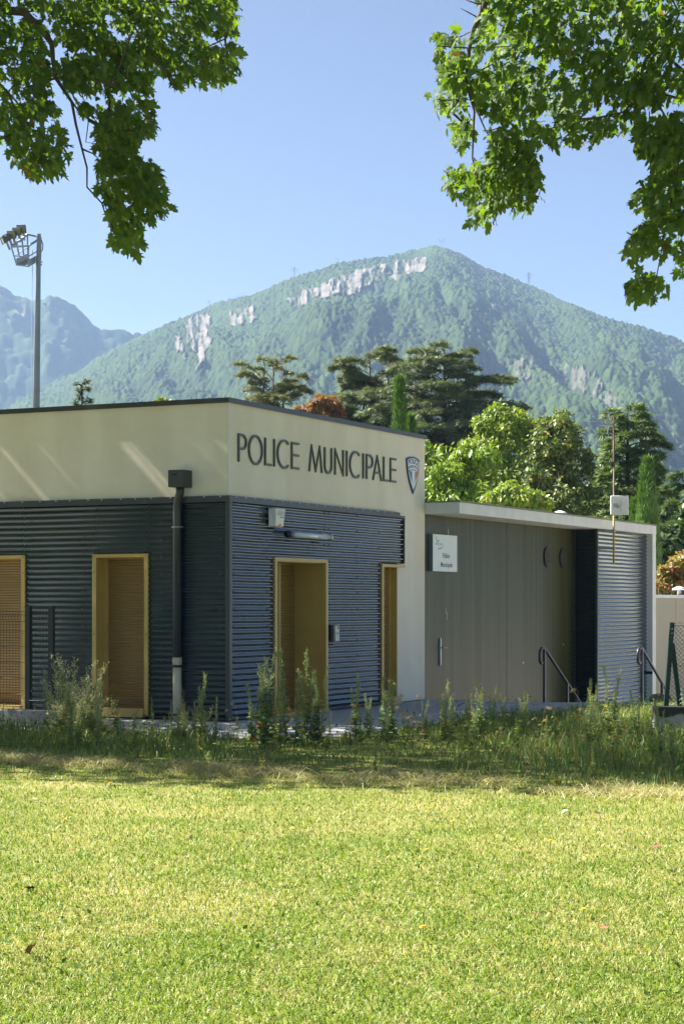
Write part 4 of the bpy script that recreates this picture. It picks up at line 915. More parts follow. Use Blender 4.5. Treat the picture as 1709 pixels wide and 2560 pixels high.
# needle trees ---------------------------------------------------------------
def blade3(n):      # a tuft: three narrow blades fanning out
    t = []
    for a in (-.55, 0, .55):
        s_, c_ = math.sin(a), math.cos(a); t += [(s_ * .05 - c_ * .11, .05, 0), (s_ * .05 + c_ * .11, .05, .03), (s_ * 1.0, c_ * 1.0, -.10)]
    return np.array(t)
TUFT = blade3(3); TUFTF = [(0, 1, 2), (3, 4, 5), (6, 7, 8)]
def cedar(base, H_, prof, label, nbr, ntuft, c0, c1, droop=.1, rise=.25, size=.38, width=.35, hmin=.15, name='cedar_tree', trunks=((0, 0, 1),), group=None, trunk_r=.28, gap=.0):
    root = empty(name, base); tag(root, label, 'tree', group)
    g = MB(); gb = MB(); P = []; Tp = []; Nn = []
    for tx, ty, th in trunks:
        g.tube([(tx * .2, ty * .2, -.2), (tx * .7, ty, H_ * .35 * th), (tx, ty, H_ * .7 * th), (tx, ty, H_ * .985 * th)], [trunk_r, trunk_r * .7, trunk_r * .42, .03], 8)
    for b in range(nbr):
        t = hmin + (1 - hmin) * ((b + .5 + rng.uniform(-.4, .4)) / nbr); tx, ty, th = trunks[b % len(trunks)]
        h = t * H_ * th; az = b * 2.399 + rng.uniform(-.4, .4); L_ = prof(t) * rng.uniform(.62, 1.12)
        d = np.array([math.cos(az), math.sin(az), 0]); lat = np.array([-math.sin(az), math.cos(az), 0])
        o_ = np.array([tx * min(1, t * 1.3), ty, h - L_ * rise * .6]); pts = []
        for s_ in np.linspace(0, 1, 6): pts.append(o_ + d * L_ * s_ + np.array([0, 0, L_ * (rise * math.sin(s_ * 1.9) - droop * s_ ** 2.2)]) + lat * .08 * L_ * math.sin(3 * s_ + b))
        r0 = max(.03, trunk_r * .30 * (1.1 - t)); gb.tube(pts, list(np.linspace(r0, .012, 6)), 5, False)
        A = np.array(pts)
        for side in np.linspace(.25, .9, 5):               # side limbs
            i = side * 5; k = int(i); p0 = A[k] + (A[min(k + 1, 5)] - A[k]) * (i - k)
            for sg in (-1, 1):
                p1 = p0 + (lat * sg * .9 + d * .6) * L_ * width * (1.1 - side * .6) + [0, 0, .05 * L_ - droop * L_ * .25]; gb.tube([p0, p1], [r0 * .4, .008], 4, False)
        n = max(10, int(ntuft * (L_ / max(prof(.4), .1)) ** 1.4)); s_ = rng.uniform(.12 + gap, 1.02, n) ** .8; i = np.clip(s_ * 5, 0, 4.999); k = i.astype(int); f_ = (i - k)[:, None]
        q = A[k] + (A[k + 1] - A[k]) * f_; wv = rng.uniform(-1, 1, n) * width * L_ * (1.08 - .75 * s_) * (.55 + .9 * vnoise(s_ * 6 + b * 3.1, s_ * 0 + b, 9))
        q = q + lat * wv[:, None] + d * (np.abs(wv) * .45)[:, None]; q[:, 2] += rng.normal(.02, .05 * (1 + L_ * .1), n) - np.abs(wv) * droop * .5
        P.append(q); tp = d * .7 + lat * (np.sign(wv) * .55)[:, None] + rng.normal(0, .35, (n, 3)); tp[:, 2] += .22 - droop * 1.6; Tp.append(tp); nn = rng.normal(0, .35, (n, 3)); nn[:, 2] += 1; Nn.append(nn)
    P = np.concatenate(P); Tp = np.concatenate(Tp); Nn = np.concatenate(Nn)
    t = np.clip(fbm(P[:, 0] * .8, P[:, 2] * .8, 3, 4)[:, None] * .7 + rng.random((len(P), 1)) * .5 - .1, 0, 1); col = np.array(c0) * (1 - t) + np.array(c1) * t
    V, T_, Cc = leaf_cloud(P, Tp, Nn, rng.uniform(.6, 1.15, len(P)) * size, TUFT, TUFTF, col)
    g.build('trunk', BARKD, root, smooth=True); gb.build('branches', BARKD, root); npmesh('crown', V, T_, NEEDLE, root, col=Cc)
    return root
def ground_at(px, Y): return ((px - CX) / F * Y, Y, -1.4)
def Hat(py, Y): return EYE + (HZ - py) / F * Y + 1.4
Yc = 112.0
cedar(ground_at(683, 118), Hat(893, 118), lambda t: 2.75 * (1 - max(0, (t - .6) / .4) ** 3 * .5), 'thin brownish cedar with an open flat crown above the lettering wall', 84, 330, (.13, .145, .06), (.28, .30, .13), droop=.05, rise=.55, size=.34, width=.40, hmin=.45, trunk_r=.20, trunks=((0, 0, 1), (.6, .2, .97), (-.6, .1, .98)), gap=.15, group='cedars behind the building')
cedar(ground_at(948, Yc), Hat(872, Yc), lambda t: 3.3 * (1 - max(0, (t - .5) / .5) ** 4 * .55), 'dense twin-trunked blue-green cedar behind the slim cypress', 104, 900, (.10, .14, .065), (.27, .31, .16), droop=.13, rise=.28, size=.36, width=.46, hmin=.38, trunk_r=.3, trunks=((-.55, 0, 1), (.5, .3, .985), (-.9, -.3, .93)), group='cedars behind the building')
cedar(ground_at(1110, 108), Hat(868, 108), lambda t: 5.0 * (1 - max(0, (t - .6) / .4) ** 2.5 * .70), 'broad tiered cedar with dark horizontal boughs behind the emblem', 92, 900, (.085, .125, .065), (.25, .30, .155), droop=.09, rise=.24, size=.36, width=.42, hmin=.38, trunk_r=.3, group='cedars behind the building')
cedar(ground_at(1567, 78), Hat(1016, 78), lambda t: 3.9 * (1.12 - .85 * t), 'bright green cedar with drooping tiers behind the antenna mast', 66, 620, (.07, .13, .035), (.23, .31, .09), droop=.22, rise=.20, size=.40, width=.33, hmin=.16, trunk_r=.26, group='cedars behind the building')
cedar(ground_at(1745, 74), Hat(1150, 74), lambda t: 3.6 * (1.12 - .85 * t), 'dark drooping cedar at the end of the tree row', 50, 560, (.055, .11, .035), (.17, .24, .08), droop=.22, rise=.2, size=.40, width=.33, hmin=.16, trunk_r=.26, group='cedars behind the building')
cedar(ground_at(205, 62), Hat(950, 62), lambda t: 1.35 * (1.1 - t) + .06, 'young cedar tip poking over the roof beside the floodlight mast', 40, 130, (.05, .085, .035), (.12, .16, .07), droop=.12, rise=.28, size=.28, width=.25, hmin=.5, trunk_r=.12, name='young_cedar')

def cypress(px, Y, ytop, w_, label):
    b = ground_at(px, Y); H_ = Hat(ytop, Y); root = empty('cypress_tree', b); tag(root, label, 'tree', 'slim cypresses')
    MB().tube([(0, 0, 0), (0, 0, H_ * .9)], [.14, .03], 8).build('trunk', BARKD, root)
    n = 4600; z = rng.uniform(.05, 1, n) ** .85; a = rng.uniform(0, 6.28, n); lob = .78 + .35 * fbm(a * 1.6 + 5, z * 9, 3, 21); r = w_ * (np.clip((1 - z) * 2.6, 0, 1) ** .75) * lob * rng.uniform(.72, 1.05, n)
    P = np.stack([np.cos(a) * r, np.sin(a) * r, z * H_], -1); tp = np.stack([np.cos(a) * .22, np.sin(a) * .22, np.ones(n)], -1) + rng.normal(0, .15, (n, 3)); nn = np.stack([np.cos(a), np.sin(a), a * 0 + .25], -1) + rng.normal(0, .2, (n, 3))
    t = np.clip(rng.random((n, 1)) * .6 + (lob[:, None] - .8) * 1.4, 0, 1); V, T_, C_ = leaf_cloud(P, tp, nn, rng.uniform(.22, .42, n), TUFT, TUFTF, np.array([.05, .12, .025]) * (1 - t) + np.array([.16, .28, .05]) * t)
    npmesh('crown', V, T_, NEEDLE, root, col=C_)
cypress(998, 66, 955, .28, 'slim bright cypress rising behind the emblem end of the roof'); cypress(1025, 67, 1050, .20, 'short slim cypress tip beside the taller cypress'); cypress(1617, 62, 1158, .42, 'slim bright cypress behind the white annex end wall'); cypress(1588, 62.5, 1262, .26, 'small cypress beside the taller one behind the annex roof')

DIA = np.array([(0, 0, 0), (.26, .42, -.06), (0, 1, -.12), (-.26, .42, -.06)]); DIAF = [(0, 1, 2), (0, 2, 3)]
DROOP = np.array([(0, 0, 0), (.17, .3, -.02), (.15, .65, -.10), (0, 1.05, -.25), (-.15, .65, -.10), (-.17, .3, -.02)]); DROOPF = [(0, 1, 5), (1, 2, 4), (1, 4, 5), (2, 3, 4)]
def broadleaf(px, Y, blobs, label, n, size, c0, c1, tmpl=DIA, faces=DIAF, cut=.42, droop=.5, name='broadleaf_tree', odd=None, group=None, cat='tree'):
    """blobs: (px, py, rx_px, ry_px, depth offset m) survey ellipses of the crown at distance Y"""
    b = ground_at(px, Y); root = empty(name, b); tag(root, label, cat, group); B = np.array(b); g = MB(); k = Y / F
    g.tube([(0, 0, -.1), (.05, 0, Hat(blobs[0][1], Y) * .5), (0, 0, Hat(blobs[0][1], Y) * .95)], [.2, .14, .05], 8)
    Pl = []; Nl = []; ar = np.array([q[2] * q[3] for q in blobs], float); ar /= ar.sum()
    for (x, y, rx, ry, dy), fr in zip(blobs, ar):
        c = np.array(at(x, y, Y)) - B; c[1] += dy; g.tube([(0, 0, Hat(blobs[0][1], Y) * .45), (c * .5 + [0, 0, .6]), c], [.09, .06, .015], 6, False)
        rad = np.array([rx * k, (rx + ry) * .5 * k, ry * k]); m_ = int(n * fr)
        # sub-clumps over the ellipsoid
        nc = max(6, m_ // 75); cd_ = unit(rng.normal(size=(nc, 3))) * rng.uniform(.45, 1, (nc, 1)); cd_[:, 2] = cd_[:, 2] * .95
        ii = rng.integers(0, nc, m_); dd = unit(rng.normal(size=(m_, 3))); p = cd_[ii] * .80 + dd * rng.uniform(.05, .30, (m_, 1))
        Pl.append(c + p * rad); Nl.append(unit(dd * .5 + p + [0, -.1, .45]))
    P = np.concatenate(Pl); N_ = np.concatenate(Nl); n_ = len(P)
    keep = fbm(P[:, 0] * 1.3 + P[:, 1] * .9, P[:, 2] * 1.3, 3, 31) > cut - .12; P = P[keep]; N_ = N_[keep]; n_ = len(P)
    tp = unit(rng.normal(0, .6, (n_, 3)) + N_ * [.6, .6, .1] + [0, 0, -droop]); nn = unit(N_ + rng.normal(0, .35, (n_, 3)))
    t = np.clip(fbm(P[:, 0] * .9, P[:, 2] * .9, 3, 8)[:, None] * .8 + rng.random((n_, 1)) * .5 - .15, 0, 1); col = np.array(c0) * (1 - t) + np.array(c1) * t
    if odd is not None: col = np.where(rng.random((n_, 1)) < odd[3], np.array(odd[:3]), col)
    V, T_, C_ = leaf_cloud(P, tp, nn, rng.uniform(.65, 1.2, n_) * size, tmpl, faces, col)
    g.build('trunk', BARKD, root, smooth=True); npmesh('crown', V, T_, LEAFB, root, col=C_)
GRP = 'broadleaf trees behind the annex'
broadleaf(1200, 84, [(1255, 1050, 95, 60, 0), (1215, 1130, 90, 80, .5), (1320, 1100, 80, 80, 1), (1290, 1200, 110, 80, 0)], 'yellow-green broadleaf tree between the tiered cedar and the brown-topped tree', 12000, .22, (.09, .165, .02), (.28, .37, .045), group=GRP)
broadleaf(1395, 76, [(1390, 1085, 80, 75, 0), (1430, 1160, 70, 80, .5), (1360, 1180, 70, 80, .5), (1420, 1250, 80, 80, 0), (1330, 1240, 60, 60, .3)], 'olive broadleaf tree with browning top left of the antenna mast', 15000, .19, (.05, .095, .02), (.16, .22, .05), odd=(.34, .29, .10, .10), group=GRP)
broadleaf(1130, 60, [(1110, 1180, 80, 80, 0), (1190, 1150, 80, 65, .6), (1060, 1130, 50, 60, .4), (1150, 1250, 110, 70, -.3), (1080, 1260, 70, 70, 0)], 'bright yellow-green leafy tree right behind the annex roof edge', 14000, .20, (.09, .18, .02), (.29, .41, .055), DROOP, DROOPF, droop=.9, group=GRP)
broadleaf(1290, 57, [(1290, 1240, 75, 45, 0), (1340, 1260, 55, 50, .3), (1235, 1265, 60, 50, 0)], 'low long-leaved bright bush-like tree above the annex fascia', 6500, .19, (.09, .18, .02), (.30, .41, .06), DROOP, DROOPF, droop=.9, odd=(.35, .30, .05, .08), group=GRP)
broadleaf(830, 104, [(812, 1010, 45, 34, 0), (760, 1035, 45, 30, .3), (845, 1045, 30, 30, .2)], 'rust-orange leaved tree between the two cedar groups', 3000, .28, (.16, .085, .035), (.30, .16, .06), name='orange_tree')
broadleaf(1470, 88, [(1460, 1260, 60, 80, 0), (1500, 1190, 50, 60, 0), (1480, 1320, 60, 60, 0)], 'dark-leaved tree filling the gap behind the antenna mast', 4500, .3, (.022, .045, .014), (.06, .09, .022), group=GRP)
broadleaf(1690, 56, [(1680, 1440, 45, 50, 0), (1720, 1415, 50, 60, .4), (1650, 1465, 30, 30, 0), (1760, 1440, 50, 60, .3)], 'shrub with reddish autumn leaves above the low outbuilding', 4200, .15, (.10, .13, .03), (.27, .24, .06), odd=(.34, .12, .06, .28), name='autumn_shrub', cat='shrub')
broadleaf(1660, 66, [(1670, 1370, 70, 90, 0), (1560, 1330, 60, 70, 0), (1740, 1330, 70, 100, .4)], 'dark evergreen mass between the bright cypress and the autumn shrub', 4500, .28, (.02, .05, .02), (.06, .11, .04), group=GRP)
broadleaf(412, 66, [(412, 1003, 22, 9, 0)], 'green treetop just showing over the long roof edge', 300, .18, (.08, .13, .02), (.2, .25, .04), name='roadside_tree')

# other trees of the park, beside the view: they stand in the reflections of the cladding
for i, (x, y, z, r_, lab) in enumerate([(-25, 13.0, 9.6, 6.4, 'round park tree standing on the lawn left of the maples'), (-30, 24, 10, 7.0, 'round park tree in line with the building front'), (-23, 5.0, 9.6, 6.0, 'round park tree at the near end of the lawn'), (-34, 14, 11, 7.0, 'tall round park tree behind the two on the lawn')]):
    Y_ = max(y, 5.0); k_ = F / Y_; px_ = CX + x * k_; py_ = HZ - (z - EYE) * k_
    broadleaf(px_, Y_, [(px_, py_, r_ * k_, r_ * .85 * k_, 0), (px_ + 2 * k_, py_ + 1.5 * k_, r_ * .7 * k_, r_ * .6 * k_, 1.5), (px_ - 2 * k_, py_ + 1 * k_, r_ * .7 * k_, r_ * .6 * k_, -1.5)], lab, 5200, .75, (.04, .08, .015), (.11, .16, .03), name='park_tree', group='park trees beside the lawn')
broadleaf(1960, 58, [(1960, 1180, 150, 130, 0), (2060, 1250, 130, 130, .5), (1880, 1290, 110, 110, 0)], 'browning broadleaf tree standing past the outbuilding', 5000, .3, (.08, .08, .02), (.22, .18, .05), group=GRP)
broadleaf(2450, 50, [(2450, 1120, 220, 200, 0), (2600, 1250, 180, 160, .5), (2320, 1290, 160, 140, 0)], 'tall olive broadleaf tree at the corner past the outbuilding', 5000, .34, (.07, .08, .02), (.18, .17, .05), group=GRP)

# ================================================================== WEEDS
LF = np.array([(0, 0, 0), (.20, .35, .03), (.10, .75, -.02), (0, 1, -.10), (-.10, .75, -.02), (-.20, .35, .03)]); LFF = [(0, 1, 5), (1, 2, 4), (1, 4, 5), (2, 3, 4)]
STEMM = M('weed_stem', (.14, .15, .055), .7, var=.25, vscale=9); STRAWM = M('straw_stem', (.36, .28, .13), .7, var=.2, vscale=9)
def weed_meshes(kind, seed):
    """a plant one unit tall: dict of part -> mesh data"""
    r = np.random.default_rng(seed); g = MB(); P = []; Tp = []; Sz = []; C_ = []; SP = []; ST = []; SS = []; SCc = []
    nst = {'spike': 1 + int(r.integers(0, 3)), 'bushy': 6, 'short': 4, 'straw': 2, 'leafy': 3}[kind]
    for s in range(nst):
        az = r.uniform(0, 6.28); lean_ = {'spike': .11, 'bushy': .30, 'short': .30, 'straw': .16, 'leafy': .14}[kind] * r.uniform(.4, 1.2); hh = 1.0 if s == 0 else r.uniform(.55, .92)
        d = np.array([math.cos(az), math.sin(az), 0]); pts = [d * (.015 + lean_ * hh * t ** 1.5) + np.array([0, 0, hh * t]) + r.normal(0, .008, 3) * (t > 0) for t in np.linspace(0, 1, 7)]
        if kind == 'straw': pts[-1] = pts[-2] + (pts[-1] - pts[-2]) * .4 + d * .06; pts.append(pts[-1] + d * .06 - np.array([0, 0, .05]))
        th = .0065 if kind != 'straw' else .0038; g.tube(pts, list(np.linspace(th, th * .35, len(pts))), 4, False); A = np.array(pts)
        def along(t):
            i = np.clip(t * (len(A) - 1), 0, len(A) - 1.001); k = i.astype(int); return A[k] + (A[k + 1] - A[k]) * (i - k)[:, None]
        nl = {'spike': 52, 'bushy': 46, 'short': 26, 'straw': 5, 'leafy': 48}[kind]
        t = r.uniform(.06, {'spike': .72, 'bushy': .85, 'short': 1, 'straw': .5, 'leafy': .96}[kind], nl); a = r.uniform(0, 6.28, nl); q = along(t)
        P.append(q); Tp.append(np.stack([np.cos(a), np.sin(a), r.uniform(-.2, .8, nl)], -1)); Sz.append({'spike': .105, 'bushy': .10, 'short': .19, 'straw': .18, 'leafy': .13}[kind] * (1.25 - t) * r.uniform(.6, 1.2, nl))
        b0, b1 = {'spike': ((.13, .22, .08), (.28, .40, .15)), 'bushy': ((.17, .24, .08), (.38, .44, .17)), 'short': ((.30, .32, .05), (.55, .46, .10)), 'straw': ((.26, .26, .09), (.48, .38, .18)), 'leafy': ((.12, .20, .05), (.30, .40, .10))}[kind]
        u = r.random((nl, 1)); cc = np.array(b0) * (1 - u) + np.array(b1) * u
        if kind in ('spike', 'leafy'): cc = np.where(r.random((nl, 1)) < .10, np.array([.42, .34, .06]), cc); cc = np.where(r.random((nl, 1)) < .05, np.array([.40, .12, .10]), cc)
        C_.append(cc)
        # seed heads: short beaded side sprays near the top
        nb = {'spike': 30, 'bushy': 20, 'short': 2, 'straw': 7, 'leafy': 6}[kind]; lo = {'spike': .58, 'bushy': .50, 'short': .8, 'straw': .82, 'leafy': .8}[kind]
        for _ in range(nb):
            t0 = r.uniform(lo, 1.0); p0 = along(np.array([t0]))[0]; a2 = r.uniform(0, 6.28); ln = (.10 if kind != 'bushy' else .14) * (1.15 - t0) / (1.15 - lo) + .02
            sp_ = {'spike': .30, 'bushy': .6}.get(kind, .45); d2 = np.array([math.cos(a2) * sp_, math.sin(a2) * sp_, 1.0 if kind != 'straw' else -.2]); m_ = 7
            tt = np.linspace(.1, 1, m_)[:, None]; q = p0 + d2 * ln * tt + r.normal(0, .006, (m_, 3)); SP.append(q); ST.append(d2 + r.normal(0, .5, (m_, 3))); SS.append(np.full(m_, .026 if kind != 'straw' else .034) * r.uniform(.7, 1.2, m_))
            s0 = {'spike': (.32, .38, .18), 'bushy': (.45, .44, .24), 'short': (.40, .36, .10), 'straw': (.50, .40, .21), 'leafy': (.26, .25, .09)}[kind]; SCc.append(np.array(s0) * r.uniform(.7, 1.25, (m_, 1)))
    out_ = {}
    st_ = g.build('stem', STRAWM if kind == 'straw' else STEMM); out_['stem'] = st_.data; bpy.data.objects.remove(st_)
    def cl(p, t, s_, c): p = np.concatenate(p); t = np.concatenate(t); s_ = np.concatenate(s_); return leaf_cloud(p, t, unit(r.normal(0, .5, p.shape) + [0, 0, .8]), s_, LF, LFF, np.concatenate(c))
    for nm, q in (('leaves', (P, Tp, Sz, C_)), ('seed_head', (SP, ST, SS, SCc))):
        V, T_, Cc = cl(*q); out_[nm] = npmesh(nm, V, T_, WEEDM, col=Cc, link=False)
    return out_
WEED = {k: [weed_meshes(k, 100 * i + j) for j in range(4)] for i, k in enumerate(('spike', 'bushy', 'short', 'straw', 'leafy'))}
WLAB = {'spike': ('tall green weed with narrow seed spike', 'seed-spike weeds in the rough strip'), 'bushy': ('bushy pale-tipped weed with arching seed sprays', 'bushy weeds in the rough strip'),
        'short': ('short yellow-leaved weed at the lawn edge', 'yellow weeds along the lawn edge'), 'straw': ('dry straw stalk with bent seed head', 'dry stalks in the rough strip'), 'leafy': ('leafy green weed without spikes', 'leafy weeds in the rough strip')}
MARKS = [(60, 'the mesh fence'), (215, 'the fence end post'), (400, 'the gold-framed window'), (600, 'the downpipe and dark corner'), (690, 'the cladding left of the entrance'), (830, 'the gold entrance'), (945, 'the cladding right of the entrance'), (1065, 'the narrow gold window'), (1270, 'the annex wall sign'), (1440, 'the first hooked handrail'), (1635, 'the corrugated annex box'), (9999, 'the low concrete wall')]
def plant_weed(kind, X, Y, h):
    md = WEED[kind][int(rng.integers(4))]; r_ = empty('weed', (X, Y, -.01), rng.uniform(0, 6.28)); wd = h * rng.uniform(.85, 1.15); r_.scale = (wd, wd, h); px = CX + X / Y * F; mk = [n_ for a_, n_ in MARKS if px < a_][0]; tag(r_, WLAB[kind][0] + ' before ' + mk, 'weed', WLAB[kind][1])
    for nm, me in md.items():
        o = bpy.data.objects.new(nm, me); COL.objects.link(o); o.parent = r_
        if nm == 'seed_head': o['kind'] = 'stuff'
def weed_px(kind, px, ytop, ybase):
    x, y, _ = gnd(px, ybase); plant_weed(kind, x, y, (ybase - ytop) / F * y)
for a in [(185, 1632, 1838, 'bushy'), (152, 1690, 1835, 'bushy'), (135, 1725, 1850, 'bushy'), (195, 1700, 1862, 'bushy'), (232, 1700, 1842, 'bushy'), (262, 1740, 1850, 'bushy'), (160, 1650, 1840, 'bushy'), (480, 1735, 1852, 'bushy'), (445, 1780, 1860, 'bushy'), (515, 1760, 1858, 'bushy'), (205, 1650, 1845, 'bushy'), (225, 1735, 1850, 'bushy'), (120, 1680, 1832, 'spike'), (250, 1690, 1835, 'spike'), (292, 1715, 1835, 'leafy'), (170, 1720, 1855, 'bushy'), (8, 1755, 1850, 'spike'),
          (380, 1745, 1840, 'spike'), (428, 1755, 1845, 'spike'), (460, 1745, 1850, 'leafy'), (502, 1685, 1850, 'spike'), (535, 1745, 1848, 'spike'), (575, 1760, 1850, 'straw'),
          (630, 1700, 1862, 'spike'), (655, 1628, 1862, 'spike'), (668, 1670, 1862, 'leafy'), (718, 1630, 1860, 'spike'), (738, 1700, 1862, 'spike'), (771, 1630, 1858, 'spike'), (785, 1720, 1860, 'spike'), (800, 1668, 1860, 'spike'), (700, 1730, 1868, 'leafy'), (755, 1740, 1868, 'leafy'),
          (887, 1688, 1852, 'spike'), (905, 1760, 1860, 'leafy'), (921, 1735, 1850, 'spike'), (962, 1688, 1848, 'spike'), (980, 1700, 1848, 'spike'), (860, 1745, 1862, 'straw'), (1030, 1722, 1850, 'straw'), (1010, 1770, 1850, 'leafy'),
          (1118, 1705, 1860, 'spike'), (1128, 1745, 1862, 'spike'), (1106, 1740, 1860, 'leafy'), (1180, 1710, 1850, 'straw'), (1170, 1735, 1852, 'spike'), (1200, 1700, 1845, 'spike'), (1225, 1715, 1840, 'spike'), (1259, 1735, 1840, 'spike'), (1303, 1728, 1850, 'spike'), (1330, 1740, 1850, 'straw'), (1062, 1745, 1850, 'spike'),
          (1390, 1770, 1860, 'leafy'), (1420, 1760, 1850, 'spike'), (1455, 1705, 1840, 'straw'), (1476, 1700, 1860, 'spike'), (1500, 1765, 1850, 'straw'), (1527, 1665, 1860, 'spike'), (1546, 1715, 1850, 'straw'), (1568, 1760, 1860, 'straw'), (1590, 1730, 1860, 'spike'), (1612, 1770, 1865, 'straw'), (1655, 1825, 1930, 'spike'), (1480, 1850, 1945, 'leafy'), (1688, 1845, 1905, 'leafy'), (1290, 1790, 1870, 'leafy'), (1360, 1790, 1875, 'spike'),
          (615, 1888, 1938, 'short'), (655, 1878, 1935, 'short'), (430, 1880, 1925, 'short'), (470, 1895, 1940, 'short'), (340, 1890, 1925, 'straw'), (390, 1880, 1930, 'straw'), (1150, 1898, 1955, 'short'), (1185, 1905, 1955, 'short'), (1388, 1905, 1965, 'short'), (1435, 1945, 1985, 'short'), (935, 1860, 1925, 'leafy'), (1040, 1915, 1945, 'short'), (1285, 1925, 1975, 'straw'), (1525, 1950, 1990, 'straw'), (505, 1900, 1935, 'straw'), (60, 1880, 1915, 'straw')]:
    weed_px(a[3], a[0] + rng.uniform(-3, 3), a[1], a[2])
for i in range(72):                                    # the rest of the strip, scattered
    px = rng.uniform(-250, 1950); yb = rng.uniform(1828, 1885) + max(0, px - 1100) * .045; x, y, _ = gnd(px, yb)
    k = rng.choice(['spike', 'leafy', 'straw', 'leafy']); plant_weed(k, x, y, rng.uniform(.22, .62))

# ================================================================== GRASS
def shade_edge(X): return 19.9 - .63 * (X + 3.5)       # mowing line: the rough strip begins here
def blades(X, Y, h, wd, col, bend, name, label, z0=0.0):
    n = len(X); a = rng.uniform(0, 6.28, n); ca, sa_ = np.cos(a), np.sin(a); b2 = rng.uniform(0, 6.28, n); bx, by = np.cos(b2) * bend * h, np.sin(b2) * bend * h
    zz = np.full(n, z0); V = np.stack([np.stack([X - ca * wd, Y - sa_ * wd, zz], -1), np.stack([X + ca * wd, Y + sa_ * wd, zz], -1), np.stack([X + ca * wd * .7 + bx * .35, Y + sa_ * wd * .7 + by * .35, h * .6], -1), np.stack([X + bx, Y + by, h * (1 - .35 * bend)], -1), np.stack([X - ca * wd * .7 + bx * .35, Y - sa_ * wd * .7 + by * .35, h * .6], -1)], 1).reshape(-1, 3)
    i = np.arange(n)[:, None] * 5; T_ = np.concatenate([i + np.array([[0, 1, 2]]), i + np.array([[0, 2, 4]]), i + np.array([[2, 3, 4]])])
    o = npmesh(name, V, T_, GRASS, col=np.repeat(col, 5, 0)); tag(o, label, 'grass', kind='stuff'); return o
N = 235000
Y = 1 / rng.uniform(1 / 22.0, 1 / 6.6, N); X = rng.uniform(-1, 1, N) * (.182 * Y + 1.3)
k = Y < shade_edge(X) + .3 + .5 * (fbm(X * 1.1, X * 0, 2, 3) - .5); X = X[k]; Y = Y[k]; n = len(X)
dry = np.clip((fbm(X * 1.6, Y * 1.0, 5, 12) - .46) * 1.6, 0, .4) + np.clip((fbm(X * 9, Y * 5, 3, 15) - .45) * 1.6, -.1, .3) + .11; edge = np.clip(1 - (shade_edge(X) - Y) / 1.2, 0, 1); dry = np.clip(dry + edge * .35, 0, .93)
isdry = rng.random(n) < dry; u = rng.random((n, 1)); gr = np.array([.10, .185, .022]) * (1 - u) + np.array([.255, .345, .052]) * u; st = np.array([.29, .31, .09]) * (1 - u) + np.array([.44, .43, .19]) * u
col = np.where(isdry[:, None], st, gr); h = rng.uniform(.014, .040, n) * (1 + .5 * edge * rng.random(n)); wd = rng.uniform(.0018, .0037, n) * (.75 + Y / 24)
blades(X, Y, h, wd, col, rng.uniform(.3, 1.6, n), 'lawn_grass', 'short sunlit mown grass covering the foreground lawn')
# broad clover and plantain leaves among the blades
n = 9000; Y = 1 / rng.uniform(1 / 20.0, 1 / 6.6, n); X = rng.uniform(-1, 1, n) * (.182 * Y + 1.3); k = (Y < shade_edge(X)) & (fbm(X * 1.2, Y * .8, 3, 44) > .52); X = X[k]; Y = Y[k]; n = len(X)
u = rng.random((n, 1)); V, T_, C_ = leaf_cloud(np.stack([X, Y, rng.uniform(.005, .022, n)], -1), np.stack([rng.normal(0, 1, n), rng.normal(0, 1, n), rng.uniform(-.1, .6, n)], -1), np.stack([rng.normal(0, .3, n), rng.normal(0, .3, n), np.ones(n)], -1), rng.uniform(.018, .040, n), np.array([(0, 0, 0), (.32, .4, .05), (0, 1, -.05), (-.32, .4, .05)]), DIAF, np.array([.06, .12, .02]) * (1 - u) + np.array([.14, .22, .03]) * u)
o = npmesh('lawn_clover', V, T_, GRASS, col=C_); tag(o, 'low broad clover leaves scattered through the mown lawn', 'clover', kind='stuff')
# hay: flattened clippings along the mowing line
n = 9000; X = rng.uniform(-5.2, 4.6, n); Y = shade_edge(X) + rng.normal(.05, .33, n); u = rng.random((n, 1)); k = fbm(X * 1.5, Y * 1.5, 3, 9) > .42; X, Y, u = X[k], Y[k], u[k]; n = len(X)
blades(X, Y, rng.uniform(.06, .13, n), rng.uniform(.003, .005, n), np.array([.24, .25, .10]) * (1 - u) + np.array([.52, .46, .24]) * u, rng.uniform(1.4, 2.4, n), 'grass_clippings', 'pale dry grass clippings lying along the mowing line', .01)
# rough uncut grass in the shade
N = 120000; X = rng.uniform(-9, 8.5, N); Y = rng.uniform(14.5, 31.2, N); pj = np.abs(X / Y) < .235
npth = np.interp(X, [p[0] for p in near], [p[1] for p in near]); lo = shade_edge(X) - .1 + .4 * (fbm(X * 2, X * 0, 2, 6) - .5); dn = (Y - lo)
k = pj & (dn > 0) & (Y < npth + .15 * rng.normal(size=N)) & (fbm(X * 1.2, Y * 1.2, 3, 17) > .20); X = X[k]; Y = Y[k]; n = len(X); dn = dn[k]
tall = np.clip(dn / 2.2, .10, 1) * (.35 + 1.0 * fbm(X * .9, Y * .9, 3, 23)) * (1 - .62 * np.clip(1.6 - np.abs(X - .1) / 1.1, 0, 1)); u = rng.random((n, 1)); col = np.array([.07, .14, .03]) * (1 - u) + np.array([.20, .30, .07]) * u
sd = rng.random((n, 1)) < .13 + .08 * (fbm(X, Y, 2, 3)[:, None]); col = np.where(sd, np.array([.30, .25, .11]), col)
blades(X, Y, tall * rng.uniform(.09, .27, n), rng.uniform(.003, .0062, n), col, rng.uniform(.15, 1.1, n), 'rough_grass', 'long uncut grass in the shade before the building')
